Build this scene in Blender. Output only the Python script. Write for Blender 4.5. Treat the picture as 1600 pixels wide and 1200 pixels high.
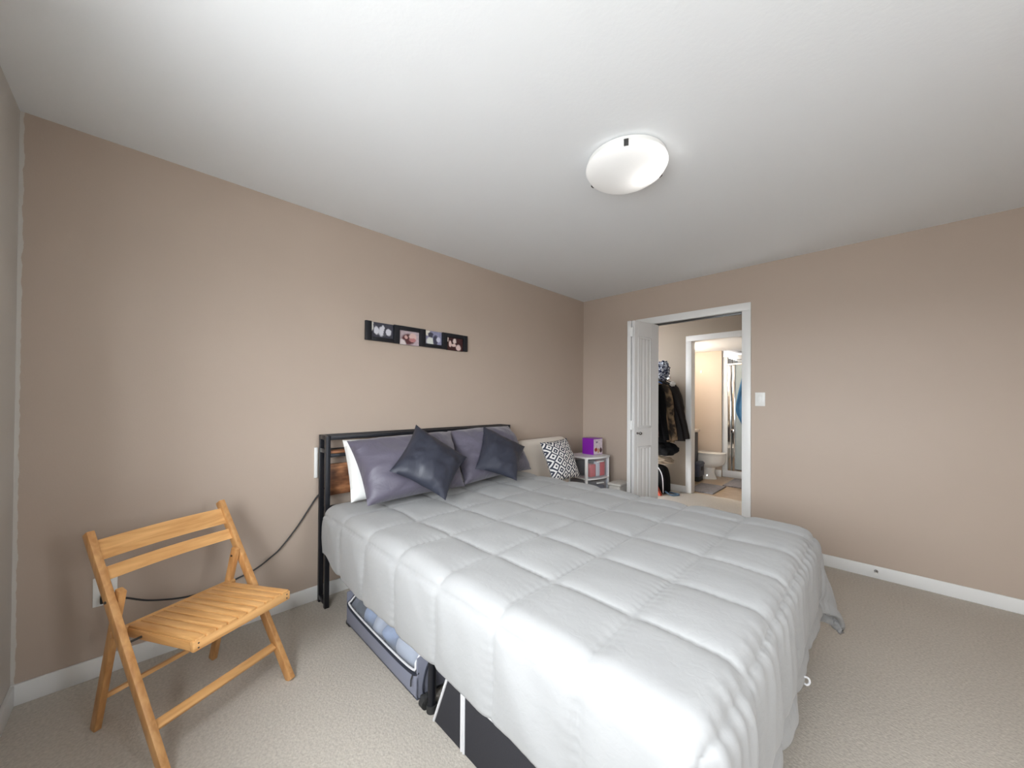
import bpy, bmesh, math, random
from math import sin, cos, pi, radians, sqrt, exp, hypot, atan2
from mathutils import Vector, Matrix, noise

for o in list(bpy.data.objects): bpy.data.objects.remove(o, do_unlink=True)
SC = bpy.context.scene
COL = SC.collection

# ------------------------------------------------------------------ camera
YAW, PITCH, ROLL = 0.78363, 0.008045, 0.006296
FPX, SHY = 573.14, 19.70
fw = Vector((-sin(YAW)*cos(PITCH), cos(YAW)*cos(PITCH), sin(PITCH)))
rt = Vector((cos(YAW), sin(YAW), 0)); up = rt.cross(fw)
r2 = rt*cos(ROLL) + up*sin(ROLL); u2 = -rt*sin(ROLL) + up*cos(ROLL)
cd = bpy.data.cameras.new('camera'); cam = bpy.data.objects.new('camera', cd); COL.objects.link(cam)
cd.sensor_fit = 'HORIZONTAL'; cd.sensor_width = 36; cd.lens = FPX*36/1600; cd.shift_y = SHY/1600
cd.clip_start = 0.02; cd.clip_end = 200
cam.matrix_world = Matrix(((r2.x, u2.x, -fw.x, 2.5015), (r2.y, u2.y, -fw.y, -3.7206), (r2.z, u2.z, -fw.z, 1.2629), (0, 0, 0, 1)))
SC.camera = cam

# ------------------------------------------------------------------ daylight and exposure
WX0, WX1, WZ0, WZ1 = 1.25, 2.95, 0.88, 2.06      # window in the near wall, behind the camera
VY0, VY1 = -3.00, -2.55                          # unseen narrower window added in the right wall to light the room, same heights
world = bpy.data.worlds.new('daylight'); SC.world = world; world.use_nodes = True
bg = world.node_tree.nodes['Background']; bg.inputs['Color'].default_value = (0.955, 0.98, 1.0, 1); bg.inputs['Strength'].default_value = 17.0
wn = world.node_tree                                 # overcast sky above the horizon, darker ground below it
wt = wn.nodes.new('ShaderNodeTexCoord'); ws = wn.nodes.new('ShaderNodeSeparateXYZ'); wm = wn.nodes.new('ShaderNodeMapRange'); wx = wn.nodes.new('ShaderNodeMix'); wx.data_type = 'RGBA'
wn.links.new(wt.outputs['Generated'], ws.inputs[0]); wn.links.new(ws.outputs['Z'], wm.inputs['Value'])
wm.inputs['From Min'].default_value = -0.04; wm.inputs['From Max'].default_value = 0.02
wn.links.new(wm.outputs[0], wx.inputs[0]); wx.inputs[6].default_value = (0.40, 0.405, 0.41, 1); wx.inputs[7].default_value = (0.95, 0.98, 1.02, 1)
wn.links.new(wx.outputs[2], bg.inputs['Color'])
for nm, sx_, loc_, rot_ in (('window_portal', WX1-WX0, ((WX0+WX1)/2, -4.40, (WZ0+WZ1)/2), (pi/2, 0, 0)), ('window_portal', VY1-VY0, (3.90, (VY0+VY1)/2, (WZ0+WZ1)/2), (pi/2, 0, pi/2))):
    pl = bpy.data.lights.new(nm, 'AREA'); pl.shape = 'RECTANGLE'; pl.size = sx_; pl.size_y = WZ1-WZ0; pl.cycles.is_portal = True
    po = bpy.data.objects.new(nm, pl); COL.objects.link(po); po.location = loc_; po.rotation_euler = rot_
SC.view_settings.view_transform = 'Standard'; SC.view_settings.look = 'None'
SC.view_settings.gamma = 1; SC.view_settings.use_curve_mapping = False
SC.view_settings.exposure = 0.58

# ------------------------------------------------------------------ materials
MATS = {}
def nt_new(name):
    m = bpy.data.materials.new(name); m.use_nodes = True
    nt = m.node_tree; b = nt.nodes['Principled BSDF']
    return m, nt, b
def N(nt, t, **kw):
    n = nt.nodes.new(t)
    for k, v in kw.items(): setattr(n, k, v)
    return n
def rgba(c): return (c[0], c[1], c[2], 1)
def srgb(r, g, b):
    f = lambda v: v/12.92 if v <= 0.04045 else ((v+0.055)/1.055)**2.4
    return tuple(f(v/255) for v in (r, g, b))
def coords(nt, kind='Object', scale=(1, 1, 1), rot=(0, 0, 0)):
    tc = N(nt, 'ShaderNodeTexCoord'); mp = N(nt, 'ShaderNodeMapping')
    mp.inputs['Scale'].default_value = scale; mp.inputs['Rotation'].default_value = rot
    nt.links.new(tc.outputs[kind], mp.inputs['Vector']); return mp.outputs['Vector']
def mixc(nt, fac, a, b):
    m = N(nt, 'ShaderNodeMix', data_type='RGBA')
    if isinstance(fac, float): m.inputs[0].default_value = fac
    else: nt.links.new(fac, m.inputs[0])
    for i, v in ((6, a), (7, b)):
        if isinstance(v, tuple): m.inputs[i].default_value = rgba(v)
        else: nt.links.new(v, m.inputs[i])
    return m.outputs[2]
def math_n(nt, op, a, b=None, c=None):
    n = N(nt, 'ShaderNodeMath', operation=op)
    for i, v in enumerate((a, b, c)):
        if v is None: continue
        if isinstance(v, (int, float)): n.inputs[i].default_value = v
        else: nt.links.new(v, n.inputs[i])
    return n.outputs[0]
def bump(nt, b, height, strength, dist=0.01):
    n = N(nt, 'ShaderNodeBump'); n.inputs['Strength'].default_value = strength; n.inputs['Distance'].default_value = dist
    nt.links.new(height, n.inputs['Height']); nt.links.new(n.outputs[0], b.inputs['Normal'])
def plain(name, col, rough=0.6, metal=0.0, var=0.0, vscale=6.0, bscale=0.0, bstr=0.2, bdist=0.004, coat=0.0, sheen=0.0, stretch=(1, 1, 1), spec=0.5):
    m, nt, b = nt_new(name)
    b.inputs['Base Color'].default_value = rgba(col); b.inputs['Roughness'].default_value = rough
    b.inputs['Metallic'].default_value = metal; b.inputs['Coat Weight'].default_value = coat
    b.inputs['Sheen Weight'].default_value = sheen; b.inputs['Specular IOR Level'].default_value = spec
    if var > 0:
        v = coords(nt, scale=stretch); n = N(nt, 'ShaderNodeTexNoise'); n.inputs['Scale'].default_value = vscale; n.inputs['Detail'].default_value = 5
        nt.links.new(v, n.inputs['Vector'])
        lo = tuple(c*(1-var) for c in col); hi = tuple(min(1, c*(1+var)) for c in col)
        nt.links.new(mixc(nt, n.outputs['Fac'], lo, hi), b.inputs['Base Color'])
    if bscale > 0:
        v = coords(nt, scale=stretch); n = N(nt, 'ShaderNodeTexNoise'); n.inputs['Scale'].default_value = bscale; n.inputs['Detail'].default_value = 4; n.inputs['Distortion'].default_value = 1.0
        nt.links.new(v, n.inputs['Vector']); bump(nt, b, n.outputs['Fac'], bstr, bdist)
    MATS[name] = m; return m
def wood(name, lo, hi, axis='x', scale=9.0, rough=0.42, knots=False):
    m, nt, b = nt_new(name)
    st = {'x': (1.0, 14, 14), 'y': (14, 1.0, 14), 'z': (14, 14, 1.0)}[axis]
    v = coords(nt, scale=st); n = N(nt, 'ShaderNodeTexNoise'); n.inputs['Scale'].default_value = scale*0.35; n.inputs['Detail'].default_value = 6; n.inputs['Distortion'].default_value = 0.6
    nt.links.new(v, n.inputs['Vector'])
    r = N(nt, 'ShaderNodeValToRGB'); r.color_ramp.elements[0].position = 0.3; r.color_ramp.elements[1].position = 0.72
    r.color_ramp.elements[0].color = rgba(lo); r.color_ramp.elements[1].color = rgba(hi)
    nt.links.new(n.outputs['Fac'], r.inputs[0]); out = r.outputs[0]
    if knots:
        v2 = coords(nt, scale=(3, 3, 6)); n2 = N(nt, 'ShaderNodeTexNoise'); n2.inputs['Scale'].default_value = 2.5; n2.inputs['Detail'].default_value = 3
        nt.links.new(v2, n2.inputs['Vector'])
        rr = N(nt, 'ShaderNodeValToRGB'); rr.color_ramp.elements[0].position = 0.38; rr.color_ramp.elements[1].position = 0.62
        nt.links.new(n2.outputs['Fac'], rr.inputs[0])
        out = mixc(nt, rr.outputs[0], tuple(c*0.45 for c in lo), out)
    nt.links.new(out, b.inputs['Base Color']); b.inputs['Roughness'].default_value = rough
    bump(nt, b, n.outputs['Fac'], 0.12, 0.002)
    MATS[name] = m; return m

TAN = (0.49, 0.400, 0.330)
LIGHTWALL = (0.60, 0.575, 0.535)
# painted wall, with roller texture; the left wall keeps an unpainted ragged light strip next to the near corner
def wall_paint(name, col, strip=False):
    m, nt, b = nt_new(name)
    v = coords(nt); n = N(nt, 'ShaderNodeTexNoise'); n.inputs['Scale'].default_value = 2.2; n.inputs['Detail'].default_value = 4
    nt.links.new(v, n.inputs['Vector'])
    c = mixc(nt, n.outputs['Fac'], tuple(k*0.96 for k in col), tuple(k*1.04 for k in col))
    if strip:
        sx = N(nt, 'ShaderNodeSeparateXYZ'); nt.links.new(v, sx.inputs[0])
        v2 = coords(nt, scale=(0, 0, 1)); n2 = N(nt, 'ShaderNodeTexNoise'); n2.inputs['Scale'].default_value = 14; n2.inputs['Detail'].default_value = 5
        nt.links.new(v2, n2.inputs['Vector'])
        edge = math_n(nt, 'MULTIPLY_ADD', n2.outputs['Fac'], 0.022, -4.093+0.001)
        f = math_n(nt, 'LESS_THAN', sx.outputs['Y'], edge)
        c = mixc(nt, f, c, LIGHTWALL)
    nt.links.new(c, b.inputs['Base Color']); b.inputs['Roughness'].default_value = 0.5; b.inputs['Specular IOR Level'].default_value = 0.35
    n3 = N(nt, 'ShaderNodeTexNoise'); n3.inputs['Scale'].default_value = 140; n3.inputs['Detail'].default_value = 2; nt.links.new(v, n3.inputs['Vector'])
    bump(nt, b, n3.outputs['Fac'], 0.08, 0.003)
    MATS[name] = m; return m
wall_paint('tan_paint', TAN); wall_paint('tan_paint_left', TAN, True); wall_paint('light_paint', LIGHTWALL)
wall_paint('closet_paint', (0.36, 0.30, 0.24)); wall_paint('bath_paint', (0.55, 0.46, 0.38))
# carpet: short loop pile with faint ribs
m, nt, b = nt_new('carpet'); v = coords(nt)
n1 = N(nt, 'ShaderNodeTexVoronoi'); n1.inputs['Scale'].default_value = 130; nt.links.new(v, n1.inputs['Vector'])
n2 = N(nt, 'ShaderNodeTexNoise'); n2.inputs['Scale'].default_value = 95; n2.inputs['Detail'].default_value = 3; nt.links.new(v, n2.inputs['Vector'])
n3 = N(nt, 'ShaderNodeTexNoise'); n3.inputs['Scale'].default_value = 2.0; n3.inputs['Detail'].default_value = 2; nt.links.new(v, n3.inputs['Vector'])
w1 = N(nt, 'ShaderNodeTexWave', bands_direction='X'); w1.inputs['Scale'].default_value = 22; w1.inputs['Distortion'].default_value = 2.5; w1.inputs['Detail'].default_value = 2; w1.inputs['Detail Scale'].default_value = 6
nt.links.new(v, w1.inputs['Vector'])
cc = mixc(nt, n2.outputs['Fac'], (0.32, 0.29, 0.25), (0.76, 0.70, 0.62))
cc2 = mixc(nt, n3.outputs['Fac'], (0.46, 0.42, 0.37), (0.56, 0.515, 0.46))
cc3 = mixc(nt, 0.3, cc, cc2)
nt.links.new(cc3, b.inputs['Base Color']); b.inputs['Roughness'].default_value = 0.95; b.inputs['Specular IOR Level'].default_value = 0.1
h = math_n(nt, 'MULTIPLY_ADD', w1.outputs['Fac'], 0.35, math_n(nt, 'ADD', n1.outputs['Distance'], n2.outputs['Fac']))
bump(nt, b, h, 0.35, 0.004); MATS['carpet'] = m
# ceiling: fine sprayed texture
m, nt, b = nt_new('ceiling_white'); v = coords(nt)
n1 = N(nt, 'ShaderNodeTexNoise'); n1.inputs['Scale'].default_value = 60; n1.inputs['Detail'].default_value = 5; nt.links.new(v, n1.inputs['Vector'])
b.inputs['Base Color'].default_value = (0.84, 0.86, 0.88, 1); b.inputs['Roughness'].default_value = 0.9
bump(nt, b, n1.outputs['Fac'], 0.12, 0.005); MATS['ceiling_white'] = m
plain('trim_white', (0.80, 0.80, 0.79), 0.38)
plain('door_white', (0.74, 0.735, 0.73), 0.4)
plain('plastic_white', (0.82, 0.82, 0.80), 0.35)
plain('slot_dark', (0.03, 0.03, 0.03), 0.6)
plain('black_metal', (0.014, 0.015, 0.020), 0.38, 0.3)
plain('chrome', (0.80, 0.80, 0.80), 0.16, 1.0)
plain('nickel', (0.35, 0.34, 0.33), 0.25, 1.0)
plain('dark_steel', (0.10, 0.10, 0.10), 0.35, 0.9)
plain('cord_black', (0.02, 0.02, 0.022), 0.5)
wood('chair_wood', (0.56, 0.27, 0.085), (0.82, 0.47, 0.19), 'x')
wood('chair_wood_z', (0.48, 0.22, 0.07), (0.72, 0.40, 0.16), 'z')
wood('chair_wood_y', (0.56, 0.27, 0.085), (0.82, 0.47, 0.19), 'y')
wood('rustic_wood', (0.24, 0.085, 0.032), (0.58, 0.27, 0.12), 'y', rough=0.5, knots=True)
# comforter: smooth cotton, tiny crinkles
m, nt, b = nt_new('comforter_white'); v = coords(nt)
n1 = N(nt, 'ShaderNodeTexNoise'); n1.inputs['Scale'].default_value = 38; n1.inputs['Detail'].default_value = 4; n1.inputs['Distortion'].default_value = 0.8; nt.links.new(v, n1.inputs['Vector'])
b.inputs['Base Color'].default_value = (0.315, 0.315, 0.315, 1); b.inputs['Roughness'].default_value = 0.75; b.inputs['Sheen Weight'].default_value = 0.15
bump(nt, b, n1.outputs['Fac'], 0.16, 0.006); MATS['comforter_white'] = m
plain('sheet_white', (0.80, 0.80, 0.78), 0.8, bscale=30, bstr=0.2)
plain('lavender_grey', (0.098, 0.088, 0.122), 0.5, sheen=0.25, bscale=5, bstr=0.5, bdist=0.03)
plain('charcoal_satin', (0.026, 0.029, 0.045), 0.48, bscale=4, bstr=0.35, bdist=0.03)
plain('beige_fabric', (0.74, 0.66, 0.575), 0.9, bscale=160, bstr=0.3, sheen=0.2)
plain('offwhite', (0.72, 0.69, 0.64), 0.7)
# diamond print cushion (flat print)
m, nt, b = nt_new('diamond_print'); v = coords(nt, 'UV', (4.2, 4.2, 4.2), (0, 0, 0))
sx = N(nt, 'ShaderNodeSeparateXYZ'); nt.links.new(v, sx.inputs[0])
fx = math_n(nt, 'ABSOLUTE', math_n(nt, 'SUBTRACT', math_n(nt, 'FRACT', sx.outputs['X']), 0.5))
fy = math_n(nt, 'ABSOLUTE', math_n(nt, 'SUBTRACT', math_n(nt, 'FRACT', sx.outputs['Y']), 0.5))
d = math_n(nt, 'ADD', fx, fy)
st = math_n(nt, 'GREATER_THAN', math_n(nt, 'FRACT', math_n(nt, 'MULTIPLY_ADD', d, 2.6, 0.15)), 0.5)
nt.links.new(mixc(nt, st, (0.035, 0.04, 0.065), (0.78, 0.76, 0.73)), b.inputs['Base Color']); b.inputs['Roughness'].default_value = 0.85
MATS['diamond_print'] = m
plain('bag_grey', (0.215, 0.225, 0.285), 0.75, bscale=220, bstr=0.2)
plain('binding_navy', (0.018, 0.022, 0.036), 0.7)
plain('pipe_white', (0.72, 0.72, 0.74), 0.6)
plain('bin_black', (0.022, 0.022, 0.028), 0.8, bscale=180, bstr=0.25)
plain('cloth_blue', (0.40, 0.47, 0.62), 0.9); plain('cloth_pale', (0.62, 0.62, 0.66), 0.9); plain('cloth_dark', (0.05, 0.06, 0.08), 0.9)
plain('purple_paper', (0.22, 0.015, 0.36), 0.4); plain('red_plastic', (0.60, 0.045, 0.05), 0.45)
plain('coat_black', (0.004, 0.004, 0.005), 0.85, bscale=14, bstr=0.5, bdist=0.01, spec=0.2); plain('puffer_black', (0.010, 0.007, 0.006), 0.6, spec=0.25)
plain('coat_tan', (0.30, 0.21, 0.13), 0.9); plain('bag_beige', (0.27, 0.21, 0.15), 0.85)
plain('porcelain', (0.80, 0.79, 0.76), 0.12, coat=0.5)
plain('vanity_dark', (0.030, 0.028, 0.040), 0.45); plain('stone_top', (0.75, 0.70, 0.63), 0.3)
plain('bin_slate', (0.075, 0.085, 0.125), 0.5)
plain('acrylic_white', (0.78, 0.81, 0.84), 0.25)
plain('towel_blue', (0.050, 0.155, 0.30), 0.95, var=0.35, vscale=9, bscale=120, bstr=0.5)
plain('orange_red', (0.50, 0.065, 0.025), 0.6); plain('strap_blue', (0.06, 0.11, 0.17), 0.6); plain('hanger_blue', (0.02, 0.12, 0.42), 0.4)
plain('fluff_white', (0.70, 0.68, 0.65), 0.95); plain('shampoo_red', (0.35, 0.07, 0.04), 0.4); plain('shampoo_green', (0.10, 0.22, 0.08), 0.4); plain('shampoo_white', (0.75, 0.75, 0.72), 0.4)
# camouflage-like mottled jacket, plaid shirt, speckled fleece, grey mats, bathroom floor
def mottled(name, a, c, scale, lo=0.42, hi=0.58, rough=0.9, stretch=(1, 1, 1)):
    m, nt, b = nt_new(name); v = coords(nt, scale=stretch); n = N(nt, 'ShaderNodeTexNoise'); n.inputs['Scale'].default_value = scale; n.inputs['Detail'].default_value = 3
    nt.links.new(v, n.inputs['Vector']); r = N(nt, 'ShaderNodeValToRGB'); r.color_ramp.elements[0].position = lo; r.color_ramp.elements[1].position = hi
    r.color_ramp.elements[0].color = rgba(a); r.color_ramp.elements[1].color = rgba(c)
    nt.links.new(n.outputs['Fac'], r.inputs[0]); nt.links.new(r.outputs[0], b.inputs['Base Color']); b.inputs['Roughness'].default_value = rough
    MATS[name] = m
mottled('jacket_brown', (0.035, 0.025, 0.017), (0.23, 0.155, 0.09), 11)
mottled('speckled_fleece', (0.006, 0.012, 0.045), (0.60, 0.64, 0.72), 42, 0.46, 0.6)
mottled('mat_grey', (0.17, 0.165, 0.18), (0.29, 0.28, 0.30), 30, stretch=(1, 8, 1))
mottled('bath_floor', (0.33, 0.21, 0.11), (0.55, 0.43, 0.31), 4, 0.3, 0.7, 0.28, (1, 5, 1))
mottled('print_blob', (0.75, 0.70, 0.72), (0.35, 0.10, 0.06), 14)
m, nt, b = nt_new('plaid_maroon'); v = coords(nt); sx = N(nt, 'ShaderNodeSeparateXYZ'); nt.links.new(v, sx.inputs[0])
f1 = math_n(nt, 'GREATER_THAN', math_n(nt, 'FRACT', math_n(nt, 'MULTIPLY', sx.outputs['X'], 22)), 0.55); f2 = math_n(nt, 'GREATER_THAN', math_n(nt, 'FRACT', math_n(nt, 'MULTIPLY', sx.outputs['Z'], 22)), 0.55)
nt.links.new(mixc(nt, math_n(nt, 'MULTIPLY_ADD', f1, 0.5, math_n(nt, 'MULTIPLY', f2, 0.5)), (0.03, 0.008, 0.012), (0.32, 0.16, 0.16)), b.inputs['Base Color']); b.inputs['Roughness'].default_value = 0.9
MATS['plaid_maroon'] = m
# clear materials
def clear(name, tint, rough, amount):
    m, nt, b = nt_new(name); nt.nodes.remove(b); out = nt.nodes['Material Output']
    tr = N(nt, 'ShaderNodeBsdfTransparent'); tr.inputs[0].default_value = rgba(tint)
    gl = N(nt, 'ShaderNodeBsdfPrincipled'); gl.inputs['Base Color'].default_value = rgba(tint); gl.inputs['Roughness'].default_value = rough
    mx = N(nt, 'ShaderNodeMixShader'); mx.inputs[0].default_value = amount
    nt.links.new(tr.outputs[0], mx.inputs[1]); nt.links.new(gl.outputs[0], mx.inputs[2]); nt.links.new(mx.outputs[0], out.inputs[0]); MATS[name] = m
clear('window_glass', (0.98, 0.99, 0.99), 0.05, 0.06)
clear('clear_plastic', (0.93, 0.94, 0.97), 0.25, 0.16)
clear('bag_window', (0.80, 0.84, 0.90), 0.2, 0.18)
clear('shower_glass', (0.72, 0.80, 0.82), 0.15, 0.45)
# lamp glass
def lamp_mat(name, col, s):
    m, nt, b = nt_new(name); b.inputs['Base Color'].default_value = (0.85, 0.85, 0.84, 1); b.inputs['Roughness'].default_value = 0.3
    b.inputs['Emission Color'].default_value = rgba(col); b.inputs['Emission Strength'].default_value = s; MATS[name] = m
m, nt, b = nt_new('frosted_shade'); b.inputs['Base Color'].default_value = (0.85, 0.85, 0.85, 1); b.inputs['Roughness'].default_value = 0.22
b.inputs['Emission Color'].default_value = (1.0, 0.97, 0.93, 1); b.inputs['Emission Strength'].default_value = 0.16
tl = N(nt, 'ShaderNodeBsdfTranslucent'); tl.inputs[0].default_value = (0.9, 0.9, 0.9, 1); mx = N(nt, 'ShaderNodeMixShader'); mx.inputs[0].default_value = 0.45
nt.links.new(b.outputs[0], mx.inputs[1]); nt.links.new(tl.outputs[0], mx.inputs[2]); nt.links.new(mx.outputs[0], nt.nodes['Material Output'].inputs[0]); MATS['frosted_shade'] = m
lamp_mat('bath_lamp_glass', (1.0, 0.86, 0.68), 3.0)
# photo prints: soft figures on a ground
def print_mat(name, ground, blobs, nz=0.35, nscale=7):
    m, nt, b = nt_new(name); tc = N(nt, 'ShaderNodeTexCoord')
    n = N(nt, 'ShaderNodeTexNoise'); n.inputs['Scale'].default_value = nscale; n.inputs['Detail'].default_value = 3; nt.links.new(tc.outputs['UV'], n.inputs['Vector'])
    col = mixc(nt, n.outputs['Fac'], tuple(k*(1-nz) for k in ground), tuple(min(1, k*(1+nz)) for k in ground))
    dv = N(nt, 'ShaderNodeVectorMath', operation='MULTIPLY_ADD'); nt.links.new(n.outputs['Color'], dv.inputs[0]); dv.inputs[1].default_value = (0.12, 0.12, 0); nt.links.new(tc.outputs['UV'], dv.inputs[2])
    for (x, y, rx, ry, c) in blobs:
        mp = N(nt, 'ShaderNodeMapping'); nt.links.new(dv.outputs[0], mp.inputs[0])
        mp.inputs['Location'].default_value = (-(x+0.06)/rx, -(y+0.06)/ry, 0); mp.inputs['Scale'].default_value = (1/rx, 1/ry, 0)
        ln = N(nt, 'ShaderNodeVectorMath', operation='LENGTH'); nt.links.new(mp.outputs[0], ln.inputs[0])
        r = N(nt, 'ShaderNodeMapRange'); nt.links.new(ln.outputs['Value'], r.inputs['Value'])
        r.inputs['From Min'].default_value = 1.15; r.inputs['From Max'].default_value = 0.8
        col = mixc(nt, r.outputs[0], col, c)
    nt.links.new(col, b.inputs['Base Color']); b.inputs['Roughness'].default_value = 0.25; MATS[name] = m
LG = (0.62, 0.62, 0.68)
print_mat('photo_grey', (0.055, 0.055, 0.075), [(0.03, 0.8, 0.06, 0.4, (0.75, 0.73, 0.68)), (0.22, 0.45, 0.12, 0.28, LG), (0.45, 0.42, 0.13, 0.33, LG), (0.52, 0.7, 0.08, 0.16, LG), (0.78, 0.42, 0.13, 0.24, LG), (0.60, 0.30, 0.07, 0.2, (0.09, 0.09, 0.11))])
print_mat('photo_rose', (0.52, 0.42, 0.45), [(0.45, 0.42, 0.36, 0.4, (0.10, 0.035, 0.04)), (0.33, 0.55, 0.08, 0.14, (0.62, 0.38, 0.35)), (0.68, 0.62, 0.19, 0.27, (0.72, 0.50, 0.46)), (0.66, 0.38, 0.18, 0.14, (0.50, 0.22, 0.22)), (0.1, 0.1, 0.22, 0.3, (0.70, 0.62, 0.62))])
print_mat('photo_blue', (0.27, 0.27, 0.40), [(0.12, 0.85, 0.18, 0.25, (0.78, 0.75, 0.66)), (0.32, 0.7, 0.16, 0.22, (0.06, 0.06, 0.09)), (0.3, 0.2, 0.24, 0.32, (0.70, 0.72, 0.68)), (0.62, 0.32, 0.16, 0.4, (0.05, 0.05, 0.08)), (0.8, 0.4, 0.12, 0.2, (0.6, 0.6, 0.72))])
print_mat('photo_maroon', (0.055, 0.018, 0.020), [(0.05, 0.85, 0.06, 0.18, (0.74, 0.60, 0.56)), (0.2, 0.5, 0.09, 0.25, (0.72, 0.52, 0.48)), (0.48, 0.75, 0.11, 0.2, (0.76, 0.62, 0.58)), (0.42, 0.42, 0.15, 0.14, (0.74, 0.54, 0.50)), (0.72, 0.25, 0.16, 0.24, (0.74, 0.55, 0.52))], 0.6)
print_mat('gift_print', (0.72, 0.62, 0.68), [(0.25, 0.3, 0.16, 0.14, (0.35, 0.06, 0.03)), (0.55, 0.22, 0.16, 0.16, (0.55, 0.35, 0.24)), (0.82, 0.25, 0.14, 0.18, (0.07, 0.03, 0.04)), (0.35, 0.8, 0.12, 0.06, (0.25, 0.2, 0.3))])

# ------------------------------------------------------------------ mesh helpers
class MB:
    def __init__(s): s.bm = bmesh.new(); s.uv = None
    def box(s, lo, hi, bev=0.0, seg=2, mtx=None):
        b2 = bmesh.new(); bmesh.ops.create_cube(b2, size=1)
        for v in b2.verts: v.co = Vector([lo[i]+(v.co[i]+0.5)*(hi[i]-lo[i]) for i in range(3)])
        if bev > 0: bmesh.ops.bevel(b2, geom=b2.edges[:], offset=bev, segments=seg, profile=0.5, affect='EDGES')
        return s._merge(b2, mtx)
    def _merge(s, b2, mtx=None):
        if mtx is not None: b2.transform(mtx)
        me = bpy.data.meshes.new('tmp'); b2.to_mesh(me); b2.free(); s.bm.from_mesh(me); bpy.data.meshes.remove(me); return s
    def bar(s, a, c, w, d, ref=(0, 0, 1), bev=0.0):
        # box of section w (sideways) x d (along ref-ish) between points a and c
        a = Vector(a); c = Vector(c); z = (c-a); L = z.length; z.normalize()
        x = Vector(ref).cross(z)
        if x.length < 1e-4: x = Vector((1, 0, 0)).cross(z)
        x.normalize(); y = z.cross(x)
        mt = Matrix(((x.x, y.x, z.x, a.x), (x.y, y.y, z.y, a.y), (x.z, y.z, z.z, a.z), (0, 0, 0, 1)))
        return s.box((-w/2, -d/2, 0), (w/2, d/2, L), bev, 2, mt)
    def tube(s, pts, r, n=10, closed=False, cap=True):
        pts = [Vector(p) for p in pts]; rings = []; k = len(pts)
        rr = r if isinstance(r, (list, tuple)) else [r]*k
        prev = None
        for i, p in enumerate(pts):
            if closed: t = pts[(i+1) % k]-pts[i-1]
            else: t = pts[min(i+1, k-1)]-pts[max(i-1, 0)]
            t.normalize()
            if prev is None:
                x = t.cross(Vector((0, 0, 1)));
                if x.length < 1e-3: x = t.cross(Vector((1, 0, 0)))
            else: x = prev - t*prev.dot(t)
            x.normalize(); y = t.cross(x); prev = x
            rings.append([s.bm.verts.new(p+(x*cos(2*pi*j/n)+y*sin(2*pi*j/n))*rr[i]) for j in range(n)])
        m = k if closed else k-1
        for i in range(m):
            A = rings[i]; B = rings[(i+1) % k]
            for j in range(n): s.bm.faces.new((A[j], A[(j+1) % n], B[(j+1) % n], B[j]))
        if cap and not closed:
            s.bm.faces.new(list(reversed(rings[0]))); s.bm.faces.new(rings[-1])
        return s
    def lathe(s, prof, center, n=32, axis='z', flip=False):
        c = Vector(center); rings = []
        def P(r, z, t):
            if axis == 'z': return c+Vector((r*cos(t), r*sin(t), z))
            if axis == 'x': return c+Vector((z, r*cos(t), r*sin(t)))
            return c+Vector((r*sin(t), z, r*cos(t)))
        for (r, z) in prof:
            if r < 1e-6: rings.append([s.bm.verts.new(P(0, z, 0))])
            else: rings.append([s.bm.verts.new(P(r, z, 2*pi*j/n)) for j in range(n)])
        for A, B in zip(rings[:-1], rings[1:]):
            for j in range(n):
                q = [A[j % len(A)], A[(j+1) % len(A)], B[(j+1) % len(B)], B[j % len(B)]]
                u = []
                for w in q:
                    if w not in u: u.append(w)
                if len(u) >= 3: s.bm.faces.new(u)
        bmesh.ops.recalc_face_normals(s.bm, faces=s.bm.faces[:])
        return s
    def prism(s, poly, a, b, plane='xz'):
        # extrude a 2-D outline between a and b along the third axis
        def P(p, t): return {'xz': (p[0], t, p[1]), 'xy': (p[0], p[1], t), 'yz': (t, p[0], p[1])}[plane]
        A = [s.bm.verts.new(P(p, a)) for p in poly]; B = [s.bm.verts.new(P(p, b)) for p in poly]; n = len(poly)
        s.bm.faces.new(A); s.bm.faces.new(list(reversed(B)))
        for i in range(n): s.bm.faces.new((A[i], B[i], B[(i+1) % n], A[(i+1) % n]))
        bmesh.ops.recalc_face_normals(s.bm, faces=s.bm.faces[:]); return s
    def grid(s, F, nu, nv, uv=True):
        V = [[s.bm.verts.new(F(i/nu, j/nv)) for j in range(nv+1)] for i in range(nu+1)]
        l = s.bm.loops.layers.uv.verify()
        for i in range(nu):
            for j in range(nv):
                f = s.bm.faces.new((V[i][j], V[i+1][j], V[i+1][j+1], V[i][j+1]))
                for lp, (a, c) in zip(f.loops, ((i, j), (i+1, j), (i+1, j+1), (i, j+1))): lp[l].uv = (a/nu, c/nv)
        return V
    def quad(s, a, b, c, d):
        l = s.bm.loops.layers.uv.verify(); f = s.bm.faces.new([s.bm.verts.new(p) for p in (a, b, c, d)])
        for lp, u in zip(f.loops, ((0, 0), (1, 0), (1, 1), (0, 1))): lp[l].uv = u
        return s
    def build(s, name, mat, parent=None, smooth=35, local=False):
        me = bpy.data.meshes.new(name)
        origin = Vector((0, 0, 0))
        if not local:
            if parent is None:
                if s.bm.verts:
                    xs = [v.co for v in s.bm.verts]
                    lo = Vector([min(v[i] for v in xs) for i in range(3)]); hi = Vector([max(v[i] for v in xs) for i in range(3)])
                    origin = Vector(((lo.x+hi.x)/2, (lo.y+hi.y)/2, lo.z))
            else:
                r = parent
                while r is not None: origin += r.location; r = r.parent
            for v in s.bm.verts: v.co -= origin
        s.bm.to_mesh(me); s.bm.free()
        me.materials.append(MATS[mat])
        if smooth:
            for p in me.polygons: p.use_smooth = True
            try: me.set_sharp_from_angle(angle=radians(smooth))
            except Exception: pass
        o = bpy.data.objects.new(name, me); COL.objects.link(o)
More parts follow.
